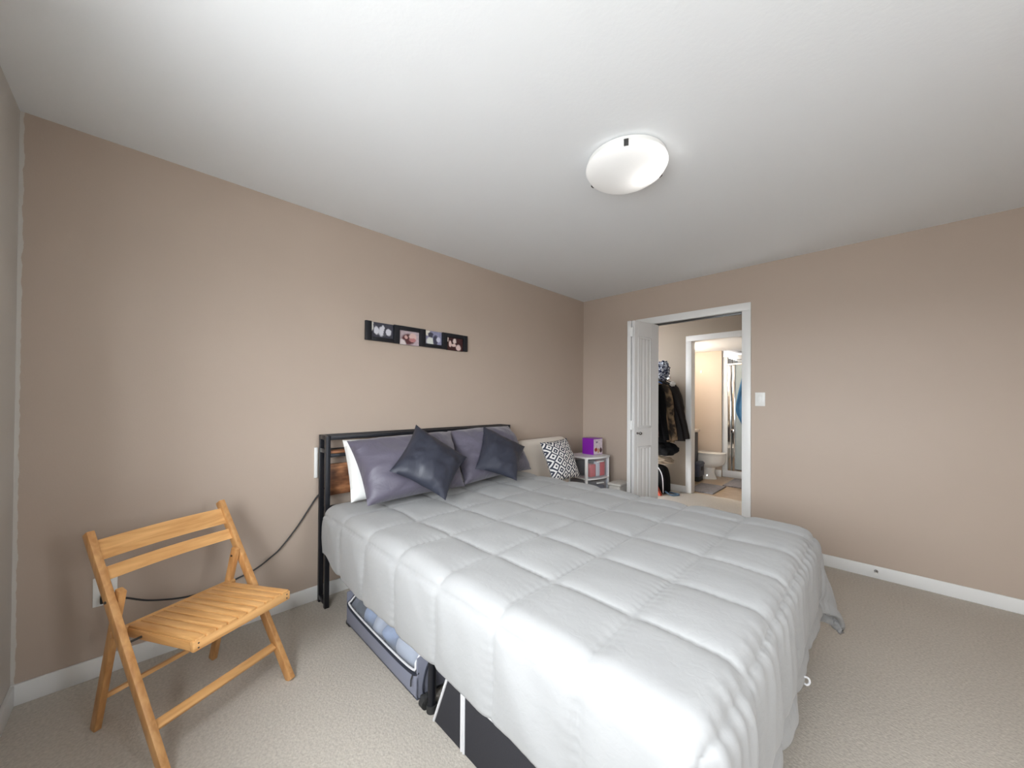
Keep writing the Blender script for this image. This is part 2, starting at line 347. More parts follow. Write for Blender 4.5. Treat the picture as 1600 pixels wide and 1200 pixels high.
        if parent is not None: o.parent = parent
        elif not local: o.location = origin
        return o
def tag(o, label=None, cat=None, group=None, kind=None):
    if label: o['label'] = label
    if cat: o['category'] = cat
    if group: o['group'] = group
    if kind: o['kind'] = kind
    return o
def thing(name, label, cat, loc, rotz=0.0, group=None):
    e = bpy.data.objects.new(name, None); COL.objects.link(e); e.empty_display_size = 0.05
    e.location = loc; e.rotation_euler = (0, 0, rotz); return tag(e, label, cat, group)
def struct(name, mb, mat, parent=None, label=None, smooth=35):
    o = mb.build(name, mat, parent, smooth, local=(parent is None))
    if parent is None: tag(o, label, None, None, 'structure')
    return o
def S(x): return max(0.0, min(1.0, x))
def sm(x): x = S(x); return x*x*(3-2*x)
def nz(x, y, z=0.0): return noise.noise(Vector((x, y, z)))

# ------------------------------------------------------------------ the room
H = 2.44; XR = 3.75; YN = -4.093; T = 0.12
BY0, BY1, BYE, BH = 1.56, 1.68, 3.95, 2.10        # bathroom wall faces, far end, bathroom ceiling
XCL, XCR = -0.45, 2.15                             # closet / bathroom side walls
DX0, DX1, DZ = 0.738, 1.657, 2.055                 # bedroom opening
PX0, PX1, PZ = 0.705, 1.50, 2.075                  # bathroom opening
struct('floor', MB().box((-0.15, YN-0.34, -0.05), (XR+0.15, BY0+0.06, 0.0)), 'carpet', label='beige looped carpet covering the bedroom and closet floor')
struct('ceiling', MB().box((-0.15, YN-0.34, H), (XR+0.15, T, H+0.06)), 'ceiling_white', label='white sprayed-texture bedroom ceiling')
struct('wall_left', MB().box((-T, YN, 0), (0, 0.0, H)), 'tan_paint_left', label='tan painted wall behind the headboard')
w = MB().box((-T, 0, 0), (DX0-0.02, T, H)).box((DX1+0.02, 0, 0), (XR, T, H)).box((DX0-0.02, 0, DZ+0.02), (DX1+0.02, T, H))
struct('wall_far', w, 'tan_paint', label='tan painted wall holding the closet doorway')
def wall_with_window(name, along, a0, a1, w0, w1, f0, f1, mat, label):
    m2 = MB()
    for p0, p1, z0, z1 in ((a0, w0, 0, H), (w1, a1, 0, H), (w0, w1, 0, WZ0), (w0, w1, WZ1, H)):
        if along == 'x': m2.box((p0, f0, z0), (p1, f1, z1))
        else: m2.box((f0, p0, z0), (f1, p1, z1))
    struct(name, m2, mat, label=label)
wall_with_window('wall_near', 'x', 0, XR, WX0, WX1, YN-.32, YN, 'light_paint', 'pale wall at the left edge of the picture')
wall_with_window('wall_right', 'y', YN, 0, VY0, VY1, XR, XR+.16, 'tan_paint', 'tan painted wall to the right')
def window(name, along, w0, w1, yf, ins, label, sill=.111):
    c = (w0+w1)/2
    wr = thing(name, label, None, (c, yf, WZ0) if along == 'x' else (yf, c, WZ0)); wr['kind'] = 'structure'
    def bx(nm, p0, p1, z0, z1, d0, d1, mat, bev=.004):
        lo, hi = ((p0, yf+d0, z0), (p1, yf+d1, z1)) if along == 'x' else ((yf+d0, p0, z0), (yf+d1, p1, z1))
        MB().box(lo, hi, bev).build(nm, mat, wr)
    for p0, p1, z0, z1 in ((w0, w0+.045, WZ0, WZ1), (w1-.045, w1, WZ0, WZ1), (w0+.045, w1-.045, WZ0, WZ0+.045), (w0+.045, w1-.045, WZ1-.045, WZ1)): bx('window_frame', p0, p1, z0, z1, -.03, .03, 'trim_white')
    bx('mullion', c-.025, c+.025, WZ0+.045, WZ1-.045, -.03, .03, 'trim_white')
    for p0, p1 in ((w0+.045, c-.025), (c+.025, w1-.045)): bx('pane', p0, p1, WZ0+.045, WZ1-.045, -.003, .003, 'window_glass', 0)
    bx('window_sill', w0-.05, w1+.05, WZ0-.03, WZ0-.001, min(sill*ins, (sill+.04)*ins), max(sill*ins, (sill+.04)*ins), 'trim_white')
window('window_1', 'x', WX0, WX1, YN-.27, 1, 'white framed two-pane window in the pale wall', .271)
window('added_window', 'y', VY0, VY1, XR+.11, -1, 'unseen white framed narrow window added in the right wall to light the room')
# baseboards
BBH, BBT = 0.0868, 0.012
def bboard(name, lo, hi, label): struct(name, MB().box(lo, hi, 0.003), 'trim_white', label=label)
bboard('baseboard_left', (0, YN, 0), (BBT, 0, BBH), 'white baseboard along the headboard wall')
bboard('baseboard_far', (DX1+.072, -BBT, 0), (XR, 0, BBH), 'white baseboard right of the closet doorway')
bboard('baseboard_far_corner', (BBT, -BBT, 0), (DX0-.072, 0, BBH), 'white baseboard between room corner and folding door')
bboard('baseboard_near', (BBT, YN, 0), (XR, YN+BBT, BBH), 'white baseboard along the pale wall')
# bedroom door casing and jambs
CW, CT = 0.068, 0.018
t1 = thing('trim_1', 'white casing around the closet doorway', None, ((DX0+DX1)/2, 0, 0)); t1['kind'] = 'structure'
MB().box((DX1, -CT, 0), (DX1+CW, 0, DZ), .003).build('casing_side', 'trim_white', t1)
MB().box((DX0-CW, -CT, 0), (DX0, 0, DZ), .003).build('casing_side', 'trim_white', t1)
MB().box((DX0-CW, -CT, DZ), (DX1+CW, 0, DZ+CW), .003).build('casing_head', 'trim_white', t1)
MB().box((DX1, 0, 0), (DX1+.02, T, DZ), .001).build('jamb', 'trim_white', t1)
MB().box((DX0-.02, 0, 0), (DX0, T, DZ), .001).build('jamb', 'trim_white', t1)
MB().box((DX0-.02, 0, DZ), (DX1+.02, T, DZ+.02), .001).build('jamb', 'trim_white', t1)
MB().box((DX0, .018, DZ-.018), (DX1, .045, DZ), .001).build('door_track', 'dark_steel', t1)
# closet walls
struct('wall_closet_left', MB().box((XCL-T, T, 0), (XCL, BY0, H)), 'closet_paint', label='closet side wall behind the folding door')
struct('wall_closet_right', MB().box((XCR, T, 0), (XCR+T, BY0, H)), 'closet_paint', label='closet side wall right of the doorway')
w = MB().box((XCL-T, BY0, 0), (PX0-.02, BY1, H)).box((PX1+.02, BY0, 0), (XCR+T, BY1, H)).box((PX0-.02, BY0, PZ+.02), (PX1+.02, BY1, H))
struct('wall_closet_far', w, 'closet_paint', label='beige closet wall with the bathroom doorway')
struct('ceiling_closet', MB().box((XCL-T, T, H), (XCR+T, BY1, H+.06)), 'ceiling_white', label='white ceiling of the closet passage')
bboard('baseboard_closet', (XCL, BY0-BBT, 0), (PX0-.074, BY0, BBH), 'white baseboard below the hanging coats')
t2 = thing('trim_2', 'white casing around the bathroom doorway', None, ((PX0+PX1)/2, BY0, 0)); t2['kind'] = 'structure'
MB().box((PX0-.074, BY0-CT, 0), (PX0, BY0, PZ), .003).build('casing_side', 'trim_white', t2)
MB().box((PX1, BY0-CT, 0), (PX1+.074, BY0, PZ), .003).build('casing_side', 'trim_white', t2)
MB().box((PX0-.074, BY0-CT, PZ), (PX1+.074, BY0, PZ+.074), .003).build('casing_head', 'trim_white', t2)
for lo, hi in (((PX0-.02, BY0, 0), (PX0, BY1, PZ)), ((PX1, BY0, 0), (PX1+.02, BY1, PZ)), ((PX0-.02, BY0, PZ), (PX1+.02, BY1, PZ+.02))):
    MB().box(lo, hi, .001).build('jamb', 'trim_white', t2)
# bathroom shell
struct('floor_bathroom', MB().box((XCL-T, BY0+.06, -.05), (XCR+T, BYE+T, 0.0)), 'bath_floor', label='warm wood-look bathroom floor')
struct('ceiling_bathroom', MB().box((XCL-T, BY1, BH), (XCR+T, BYE+T, BH+.06)), 'ceiling_white', label='low white bathroom ceiling')
struct('wall_bathroom_left', MB().box((XCL-T, BY1, 0), (XCL+.33, BYE, BH)), 'bath_paint', label='beige bathroom wall behind the vanity')
struct('wall_bathroom_right', MB().box((XCR, BY1, 0), (XCR+T, BYE, BH)), 'bath_paint', label='beige bathroom wall right of the shower')
struct('wall_bathroom_far', MB().box((XCL+.33, 3.07, 0), (.662, 3.19, BH)), 'bath_paint', label='beige bathroom wall beside the toilet')
struct('wall_bathroom_end', MB().box((.662, BYE, 0), (XCR, BYE+T, BH)), 'light_paint', label='grey wall at the back of the shower')
bboard('baseboard_bathroom', (XCL+.33, 3.07-BBT, 0), (.662, 3.07, .11), 'white baseboard behind the toilet')

# folding closet door: two hinged leaves
dr = thing('door_1', 'white two-leaf folding closet door, folded open, with beaded panels', None, (.80, -.17, 0)); dr['kind'] = 'structure'
def leaf(a, c, zlo, zhi, th, side):
    # side +1: thickness goes to the left of direction a->c
    a = Vector((a[0], a[1], 0)); c = Vector((c[0], c[1], 0)); d = (c-a); L = d.length; d.normalize(); n = Vector((-d.y, d.x, 0))*side
    mt = Matrix(((d.x, n.x, 0, a.x), (d.y, n.y, 0, a.y), (0, 0, 1, 0), (0, 0, 0, 1)))
    lf = MB().box((0, .004, zlo), (L, th, zhi), .002, 1, mt).build('door_leaf', 'door_white', dr)
    # stiles and rails stand proud of the recessed panels
    x0, x1 = .055, L-.125
    for lo, hi in (((0, 0, zlo), (x0, .006, zhi)), ((x1, 0, zlo), (L, .006, zhi)), ((x0, 0, zhi-.145), (x1, .006, zhi)), ((x0, 0, .81), (x1, .006, .99)), ((x0, 0, zlo), (x1, .006, .24))):
        MB().box(lo, hi, .0015, 1, mt).build('door_rail', 'door_white', lf)
    for z0, z1 in ((.24, .81), (.99, zhi-.145)):
        m2 = MB()
        for lo, hi in (((x0, -.004, z0), (x0+.022, .006, z1)), ((x1-.022, -.004, z0), (x1, .006, z1)), ((x0, -.004, z0), (x1, .006, z0+.022)), ((x0, -.004, z1-.022), (x1, .006, z1))):
            m2.box(lo, hi, .004, 2, mt)
        m2.build('panel_moulding', 'door_white', lf)
        k = 3; wd = (x1-x0-.044)/k
        for i in range(k):
            MB().box((x0+.022+i*wd+.003, .0005, z0+.022), (x0+.022+(i+1)*wd-.003, .007, z1-.022), .003, 2, mt).build('bead_board', 'door_white', lf)
    return lf
lf1 = leaf((.829, -.358), (.899, .030), .012, 2.042, .032, 1)
lf2 = leaf((.756, .030), (.756, -.365), .012, 2.042, .036, 1)
kn = MB().lathe([(0, .052), (.010, .050), (.0155, .042), (.0155, .034), (.008, .026), (.006, .012), (.011, .008), (.011, 0)], (0, 0, 0), 20, 'x')
for v in kn.bm.verts: v.co = Matrix.Rotation(radians(-10), 3, 'Z') @ v.co + Vector((.838, -.318, .943))
tag(kn.build('door_knob', 'nickel', dr), 'small brushed nickel knob')
for hz in (1.93, 1.02, .22):
    MB().box((.770, -.372, hz-.045), (.818, -.364, hz+.045), .002).tube([(.794, -.372, hz-.045), (.794, -.372, hz+.045)], .006).build('hinge', 'trim_white', dr)

# ------------------------------------------------------------------ ceiling lamp
LX, LY, LR = 1.628, -2.062, 0.190
lt = thing('ceiling_light', 'round frosted glass dome light on the bedroom ceiling', 'ceiling light', (LX, LY, H-.12))
MB().lathe([(0, 0), (.165, 0), (.184, -.004), (.184, -.026), (.160, -.030)], (LX, LY, H), 48).build('base_plate', 'plastic_white', lt)
MB().lathe([(LR-.004, -.028), (LR+.002, -.030), (LR+.003, -.038), (LR-.004, -.052), (LR*.93, -.066), (LR*.8, -.083), (LR*.6, -.099), (LR*.35, -.110), (LR*.15, -.114), (0, -.115)], (LX, LY, H), 64).build('glass_shade', 'frosted_shade', lt)
for a in (-62, 58, 178):
    ca, sa = cos(radians(a)), sin(radians(a))
    mt = Matrix.Translation((LX, LY, H)) @ Matrix.Rotation(radians(a), 4, 'Z')
    MB().box((LR-.02, -.010, -.030), (LR+.007, .010, -.026), .001, 1, mt).box((LR+.003, -.010, -.048), (LR+.007, .010, -.026), .001, 1, mt).box((LR-.012, -.010, -.052), (LR+.007, .010, -.047), .001, 1, mt).build('clip', 'dark_steel', lt)
pd = bpy.data.lights.new('ceiling_bulb', 'POINT'); pd.energy = .55; pd.shadow_soft_size = .03; pd.color = (1, .97, .93)
pb = bpy.data.objects.new('ceiling_bulb', pd); COL.objects.link(pb); pb.parent = lt; pb.location = (.085, .045, .065)

# ------------------------------------------------------------------ bed
bed = thing('bed_frame', 'black metal bed frame with rustic wood headboard panel', 'bed', (1.2, -2.18, 0))
HY0, HY1, HX0, HX1, HZ = -2.945, -1.385, .024, .157, 1.036
tb = .026
def bedbar(name, lo, hi, mat='black_metal', par=None, bev=.002): return MB().box(lo, hi, bev).build(name, mat, par or bed)
for y in (HY0, HY1-tb):
    bedbar('post', (HX0, y, 0), (HX0+tb, y+tb, HZ)); bedbar('post', (HX1-tb, y, 0), (HX1, y+tb, HZ))
    for z in (HZ-tb, .93, .02): bedbar('post_rung', (HX0+tb, y, z), (HX1-tb, y+tb, z+tb))
bedbar('top_rail', (HX0, HY0+tb, HZ-tb), (HX0+tb, HY1-tb, HZ)); bedbar('top_rail', (HX1-tb, HY0+tb, HZ-tb), (HX1, HY1-tb, HZ))
bedbar('shelf_rail', (HX0, HY0+tb, .925), (HX0+tb, HY1-tb, .945)); bedbar('shelf_rail', (HX1-tb, HY0+tb, .905), (HX1, HY1-tb, .925))
tag(bedbar('wood_shelf', (HX0+tb, HY0+tb, .925), (HX1-tb, HY1-tb, .940), 'rustic_wood'), 'thin rustic brown wood shelf in the headboard')
tag(bedbar('wood_panel', (HX0+.03, HY0+tb, .655), (HX0+.048, HY1-tb, .850), 'rustic_wood'), 'rustic brown wood panel of the headboard')
bedbar('lower_rail', (HX0+.02, HY0+tb, .56), (HX0+.046, HY1-tb, .586))
bedbar('side_rail', (HX1, -2.90, .27), (2.20, -2.87, .32)); bedbar('side_rail', (HX1, -1.49, .27), (2.20, -1.46, .32))
bedbar('end_rail', (2.17, -2.87, .27), (2.20, -1.49, .32))
for i in range(9): bedbar('slat', (.25+i*.235, -2.87, .305), (.29+i*.235, -1.49, .32))
for x, y in ((1.221, -2.885), (2.185, -2.885), (1.221, -1.475), (2.185, -1.475), (1.221, -2.18), (2.185, -2.18)):
    lg = MB().tube([(x, y, .012), (x, y, .30)], .0165, 14).build('leg', 'black_metal', bed)
    MB().tube([(x, y, 0), (x, y, .03)], .021, 14).build('leg_cap', 'slot_dark', lg)
tag(MB().box((.165, -2.905, .322), (2.19, -1.465, .600), .05, 4).build('mattress', 'sheet_white'), 'white mattress hidden beneath the comforter on the bed', 'mattress')

# comforter: one sheet draped over mattress, foot, near and far sides
UF, VN, VF, ZT, RR = 2.225, -2.920, -1.455, .640, .075
U0 = .275; LF, LN, LFAR = .42, .348, .50
def drape(s, flare=0.0):
    # arc length s past the edge -> (outwards, down)
    q = RR*pi/2
    if s <= 0: return 0.0, 0.0
    if s < q: a = s/RR; return RR*sin(a), RR*(1-cos(a))
    e = s-q; return RR + e*flare, RR + e*sqrt(max(.05, 1-flare*flare))
def quilt(u, v):
    a = abs(sin(pi*(u-.230)/.295)); c = abs(sin(pi*(v+3.005)/.2905))
    return (1-exp(-a*5.5))*(1-exp(-c*5.5)) + .45*a*c, a, c
def comf(u, v):
    du = u-UF; dn = VN-v; df = v-VF
    dside, ny, L = (dn, -1, LN) if dn > df else (df, 1, LFAR)
    yb = min(max(v, VN), VF); xb = min(u, UF)
    z = ZT; x = xb; y = yb; nrm = Vector((0, 0, 1))
    if du > 0 and dside > 0:
        r = hypot(du, dside); th = atan2(dside, du)
        fl = (.10 if ny < 0 else .34)*sin(2*th)**2 + .03*sin(th*7+1)*sin(2*th)
        o, d = drape(r*(1-.10*sin(2*th)**2), fl)
        dirx, diry = cos(th), sin(th)
        x += o*dirx; y += o*diry*ny; z -= d
        nrm = Vector((dirx, diry*ny, .2 if r > .1 else 1)).normalized()
    elif du > 0:
        o, d = drape(du, .02 + .025*nz(v*2.2, 3.1)); x += o; z -= d
        a = min(du/RR, pi/2); nrm = Vector((sin(a), 0, cos(a)))
    elif dside > 0:
        o, d = drape(dside, .03 + .04*nz(u*2.0, 7.3+ny)); y += ny*o; z -= d
        a = min(dside/RR, pi/2); nrm = Vector((0, ny*sin(a), cos(a)))
    p, a, c = quilt(u, v)
    hgt = .0130*p - .006
    # puckers across the seams
    hgt += .0014*exp(-a*5)*sin(v*210+4*nz(u*9, v*9)) * (0.4+S(nz(u*3, v*3, 5)+.5)) + .0014*exp(-c*5)*sin(u*210+4*nz(u*9, v*9, 3))*(0.4+S(nz(u*3, v*3, 9)+.5))
    hgt += .007*nz(u*3.1, v*3.1, 1.7) + .0045*nz(u*8, v*8, 4.2)
    if du > .02: hgt += .009*sm((du-.06)/.10)*nz(v*13+u*1.5, u*1.2, 2.0) + .0028*sin(v*95+5*nz(u*4, v*4))*exp(-(du-.11)**2/.006)*(.3+S(nz(v*4, 2.2)+.6))
    if dn > .1: hgt += .008*nz(u*9+v*6, v*3, 6.0)
    # soft tension creases towards the foot
    hgt += .0022*sm((u-1.4)/.8)*sm((2.28-u)/.1)*nz((v+u*.12)*34, u*2.4, 8.0)*S(nz(u*2.2, v*2.2, 12.)*1.6+.5)
    P = Vector((x, y, z)) + nrm*hgt
    # lower border follows a gently uneven hem
    return P
NU, NV = 270, 280
mb = MB()
def F(s, t):
    u = U0 + s*(UF+LF-U0); v = (VN-LN) + t*((VF+LFAR)-(VN-LN))
    if v < VN: v = VN-(VN-v)*(1+.05*nz(u*3.3, 1.1)) ;
    if u > UF: u = UF+(u-UF)*(1+.06*nz(v*3.0, 2.2))
    if v < VN and u < .62: v = VN-(VN-v)*(1-.16*sm((.50-u)/.2))
    u2 = u + (.035*sm((v-VN+.1)/.5) if s < .02 else 0)
    return comf(u2, v)
mb.grid(F, NU, NV)
cf = mb.build('comforter', 'comforter_white', None, 80)
md = cf.modifiers.new('thickness', 'SOLIDIFY'); md.thickness = .022; md.offset = -1
tag(cf, 'white box-quilted comforter spread over the bed', 'comforter')
lp = MB(); pts = [(2.318+.011*cos(k*2*pi/14), -2.035+.003*sin(k), .262+.013*sin(k*2*pi/14)) for k in range(14)]
tag(lp.tube(pts, .0035, 8, True).build('loop', 'pipe_white', cf), 'small white corner loop at the hem')

# pillows
def pillow(name, mat, label, cat, bl, br, tr, tl, thick, group=None, pull=.06, p=2.6, seed=0, n=30, ex=.5, shift=(0, 0, 0)):
    bl, br, tr, tl = (Vector(q)+Vector(shift) for q in (bl, br, tr, tl))
    nrm = ((br-bl)+(tr-tl)).cross((tl-bl)+(tr-br)).normalized()
    def base(u, v):
        cu, cv = 2*u-1, 2*v-1
        uu = .5+.5*cu*(1-pull*(1-cv*cv)); vv = .5+.5*cv*(1-pull*(1-cu*cu))
        return bl*(1-uu)*(1-vv)+br*uu*(1-vv)+tr*uu*vv+tl*(1-uu)*vv
    def hh(u, v):
        cu, cv = abs(2*u-1), abs(2*v-1)
        h = (max(0, 1-cu**p)*max(0, 1-cv**p))**ex
        edge = 1-min(1-cu, 1-cv)
        w = .22*nz(u*3+seed, v*3, seed)+.16*nz(u*7+seed, v*7, 2.0+seed)*edge+.10*nz((u+v)*8+seed, (u-v)*3, 4.0+seed)+.07*nz((u-v)*11+seed, (u+v)*3, 7.0+seed)*edge
        return max(0, h*(1+w))
    m2 = MB()
    A = m2.grid(lambda u, v: base(u, v)+nrm*(thick*.55*hh(u, v)), n, n)
    B = m2.grid(lambda u, v: base(u, 1-v)-nrm*(thick*.45*hh(u, 1-v)), n, n)
    bmesh.ops.remove_doubles(m2.bm, verts=m2.bm.verts[:], dist=.0004)
    o = m2.build(name, mat, None, 80)
    return tag(o, label, cat, group)
G1 = 'sleeping pillows at the headboard'
pillow('pillow', 'sheet_white', 'white pillow peeking out behind the near grey pillow', 'pillow', (.36, -2.875, .665), (.36, -2.24, .665), (.195, -2.24, 1.010), (.195, -2.865, 1.010), .12, G1, .03, 4, 3)
pillow('pillow', 'sheet_white', 'white pillow hidden behind the far grey pillow', 'pillow', (.36, -2.10, .665), (.36, -1.48, .665), (.20, -1.50, .995), (.20, -2.10, .995), .11, G1, .03, 4, 4)
pillow('pillow', 'lavender_grey', 'lavender-grey pillow nearest the folding chair side of the bed', 'pillow', (.545, -2.86, .680), (.575, -2.22, .690), (.30, -2.14, 1.03), (.30, -2.88, 1.015), .20, G1, .05, 2.8, 1)
pillow('pillow', 'lavender_grey', 'lavender-grey pillow on the far side of the bed', 'pillow', (.545, -2.20, .690), (.48, -1.46, .690), (.24, -1.50, 1.035), (.27, -2.15, 1.03), .20, G1, .05, 2.8, 2)
G2 = 'dark satin throw cushions'
pillow('throw_cushion', 'charcoal_satin', 'dark charcoal satin cushion standing on its corner, nearer and larger', 'cushion', (.755, -2.50, .685), (.60, -2.225, .885), (.41, -2.49, 1.10), (.60, -2.765, .865), .15, G2, .10, 2.2, 5, ex=.62)
pillow('throw_cushion', 'charcoal_satin', 'dark charcoal satin cushion standing on its corner, farther one', 'cushion', (.70, -1.86, .690), (.535, -1.60, .895), (.365, -1.885, 1.06), (.59, -2.15, .795), .14, G2, .10, 2.2, 6, ex=.62)

# ------------------------------------------------------------------ folding chair
ch = thing('folding_chair', 'slatted honey-coloured wooden folding chair near the corner', 'chair', (.629, -3.245, 0), .449)
# local axes: x forward, -y to the chair's left side in the picture (near side), z up
W2 = .458
def L3(f, s, z): return Vector((f, -s, z))
def cb(name, a, c, w, d, ref, mat, par=None, bev=.004): return MB().bar(a, c, w, d, ref, bev).build(name, mat, par or ch, local=True)
FT, ZTOP, FR = -.473, .752, -.469
def stile_f(z): return FT*z/ZTOP
for s in (0, W2):
    cb('stile', L3(.006, s, 0), L3(FT, s, ZTOP), .024, .036, (1, 0, .62), 'chair_wood_z')
    cb('rear_leg', L3(FR, abs(s-.026), 0), L3(-.318, abs(s-.026), .555), .022, .033, (1, 0, -.25), 'chair_wood_z')
for z0, z1 in ((.655, .722), (.588, .630)):
    m2 = MB(); k = 10
    def FS(u, v, z0=z0, z1=z1):
        z = z0+(z1-z0)*v; bow = -.018*sin(pi*u); return L3(stile_f(z)+.002+bow, .012+(W2-.024)*u, z)
    A = [[FS(i/k, j) for j in (0, 1)] for i in range(k+1)]
    th = Vector((.013, 0, .004)); vv = []
    for i in range(k+1): vv.append([m2.bm.verts.new(A[i][0]-th), m2.bm.verts.new(A[i][1]-th), m2.bm.verts.new(A[i][1]+th*.2), m2.bm.verts.new(A[i][0]+th*.2)])
    for i in range(k):
        for j in range(4): m2.bm.faces.new((vv[i][j], vv[i][(j+1) % 4], vv[i+1][(j+1) % 4], vv[i+1][j]))
    m2.bm.faces.new(vv[0]); m2.bm.faces.new(list(reversed(vv[-1]))); bmesh.ops.recalc_face_normals(m2.bm, faces=m2.bm.faces[:])
    m2.build('back_slat', 'chair_wood_y', ch, local=True)
cb('front_stretcher', L3(stile_f(.135), .012, .135), L3(stile_f(.135), W2-.012, .135), .034, .018, (.6, 0, 1), 'chair_wood_y')
cb('rear_stretcher', L3(-.435, .037, .125), L3(-.435, W2-.037, .125), .030, .016, (-.3, 0, 1), 'chair_wood_y')
# seat: frame rails with slats running front to back
E0, E1 = .050, W2-.050
SFf, SFz, SRf, SRz = .052, .430, -.350, .398
def seatp(f, s, dz=0): return L3(f, s, SFz+(f-SFf)*(SFz-SRz)/(SFf-SRf)+dz)
cb('seat_rail', seatp(SRf+.02, E0+.009, -.019), seatp(SFf-.016, E0+.009, -.019), .018, .034, (0, 0, 1), 'chair_wood')
cb('seat_rail', seatp(SRf+.02, E1-.009, -.019), seatp(SFf-.016, E1-.009, -.019), .018, .034, (0, 0, 1), 'chair_wood')
cb('seat_front_rail', seatp(SFf-.010, E0-.004, -.018), seatp(SFf-.010, E1+.004, -.018), .036, .020, (1, 0, 0), 'chair_wood_y')
cb('seat_back_rail', seatp(SRf+.004, .014, -.010), seatp(SRf+.004, W2-.014, -.010), .026, .026, (1, 0, 0), 'chair_wood_y')
ns = 10; wd = (E1-E0)/ns
for i in range(ns):
    s = E0+(i+.5)*wd
    cb('seat_slat', seatp(SRf+.022, s, .002), seatp(SFf-.001, s, .002), wd-.005, .010, (0, 0, 1), 'chair_wood', None, .002)
MB().tube([L3(stile_f(.385), -.008, .385), L3(stile_f(.385), W2+.008, .385)], .0042, 10).build('pivot_rod', 'dark_steel', ch, local=True)
for s in (0, W2):
    MB().tube([L3(-.326, s-.016, .525), L3(-.326, s+.016, .525)], .005, 10).build('bolt', 'dark_steel', ch, local=True)
    q = .026 if s == 0 else W2-.026
    MB().tube([L3(-.330, q-.013, .520), L3(-.330, q+.013, .520)], .005, 10).build('bolt', 'dark_steel', ch, local=True)
for s in (E0+.012, E1-.012):
    for dz in (-.010, -.026): MB().tube([seatp(SFf-.004, s, dz), seatp(SFf+.001, s, dz)], .0028, 8).build('screw', 'dark_steel', ch, local=True)

# ------------------------------------------------------------------ things on the walls
ou = thing('wall_outlet', 'white two-socket wall outlet behind the folding chair', 'outlet', (0, -3.835, .38))
MB().box((0, -3.874, .315), (.006, -3.798, .445), .002).build('cover_plate', 'plastic_white', ou)
for z in (.352, .408):
    rc = MB().box((.005, -3.853, z-.018), (.009, -3.819, z+.018), .004).build('socket', 'plastic_white', ou)
    for dy in (-.007, .007): MB().box((.0085, -3.836+dy-.0012, z-.003), (.0095, -3.836+dy+.0012, z+.007)).build('slot', 'slot_dark', rc)
def smooth_path(P, k=8):
    P = [Vector(p) for p in P]; out = []
    for i in range(len(P)-1):
        a = P[max(i-1, 0)]; b_ = P[i]; c = P[i+1]; d_ = P[min(i+2, len(P)-1)]
        for j in range(k):
            t = j/k
            out.append(.5*((2*b_)+(c-a)*t+(2*a-5*b_+4*c-d_)*t*t+(3*b_-a-3*c+d_)*t**3))
    out.append(P[-1]); return out
pc = thing('extension_cord', 'black power cord drooping along the wall from outlet to headboard', 'cord', (.03, -3.4, .25))
MB().tube(smooth_path([(.046, -3.834, .350), (.05, -3.815, .345), (.035, -3.78, .338), (.02, -3.70, .290), (.02, -3.609, .262), (.018, -3.53, .250), (.018, -3.447, .254), (.018, -3.36, .272), (.017, -3.265, .299), (.017, -3.19, .345), (.017, -3.14, .387), (.017, -3.06, .485), (.016, -3.006, .565), (.016, -2.956, .640), (.014, -2.90, .70), (.013, -2.86, .74)]), .0042, 8).build('cable', 'cord_black', pc)
MB().box((.010, -3.850, .336), (.046, -3.820, .366), .004).build('plug', 'cord_black', pc)
tag(MB().box((.001, -2.966, .765), (.014, -2.946, .955), .003).build('power_adapter', 'plastic_white'), 'white strip on the wall just behind the near headboard post', 'adapter')
# switch
sw = thing('light_switch', 'white rocker light switch right of the closet doorway', 'light switch', (1.791, 0, 1.28))
MB().box((1.755, -.006, 1.220), (1.827, 0, 1.337), .002).build('cover_plate', 'plastic_white', sw)
MB().box((1.775, -.009, 1.245), (1.807, -.0055, 1.312), .0015).build('rocker', 'plastic_white', sw)
MB().box((1.777, -.0115, 1.280), (1.805, -.0085, 1.310), .001).build('rocker_top', 'plastic_white', sw)
# spring door stop
ds = thing('door_stop', 'small white spring door stop on the far baseboard', 'door stop', (2.493, -BBT, .05))
MB().tube([(2.493+.008*cos(k*.9), -BBT-.002-.055*k/60, .052+.008*sin(k*.9)) for k in range(61)], .0016, 6).build('spring', 'nickel', ds)
MB().tube([(2.493, -.066, .052), (2.493, -.078, .052)], .010, 12).build('rubber_tip', 'plastic_white', ds)
MB().tube([(2.493, -.012, .052), (2.493, -.016, .052)], .011, 12).build('mount', 'nickel', ds)
# four-photo frame, step shaped: bars alternately below and above the prints
pf = thing('photo_frame', 'black four-opening photo frame on the wall above the headboard', 'photo frame', (0, -2.21, 1.66))
FB, FTp = 1.668, 1.802
def fbar(y0, y1, z0, z1): MB().box((0.002, y0, z0), (.024, y1, z1), .003).build('frame_bar', 'black_metal', pf)
for y0, y1 in ((-2.655, -2.612), (-2.445, -2.400), (-2.233, -2.183), (-2.027, -1.981), (-1.815, -1.773)): fbar(y0, y1, FB, FTp)
cells = [(-2.612, -2.445, 'lo', 'photo_grey'), (-2.400, -2.233, 'hi', 'photo_rose'), (-2.183, -2.027, 'lo', 'photo_blue'), (-1.981, -1.815, 'hi', 'photo_maroon')]
for y0, y1, k, mt in cells:
    if k == 'lo': fbar(y0, y1, FB, FB+.027); z0, z1 = FB+.027, FTp-.002
    else: fbar(y0, y1, FTp-.031, FTp); z0, z1 = FB-.002, FTp-.031
    MB().box((.002, y0, z0), (.009, y1, z1), .0).build('backing', 'black_metal', pf)
    MB().quad((.0105, y0+.003, z0+.001), (.0105, y1-.003, z0+.001), (.0105, y1-.003, z1-.001), (.0105, y0+.003, z1-.001)).build('photo_print', mt, pf)

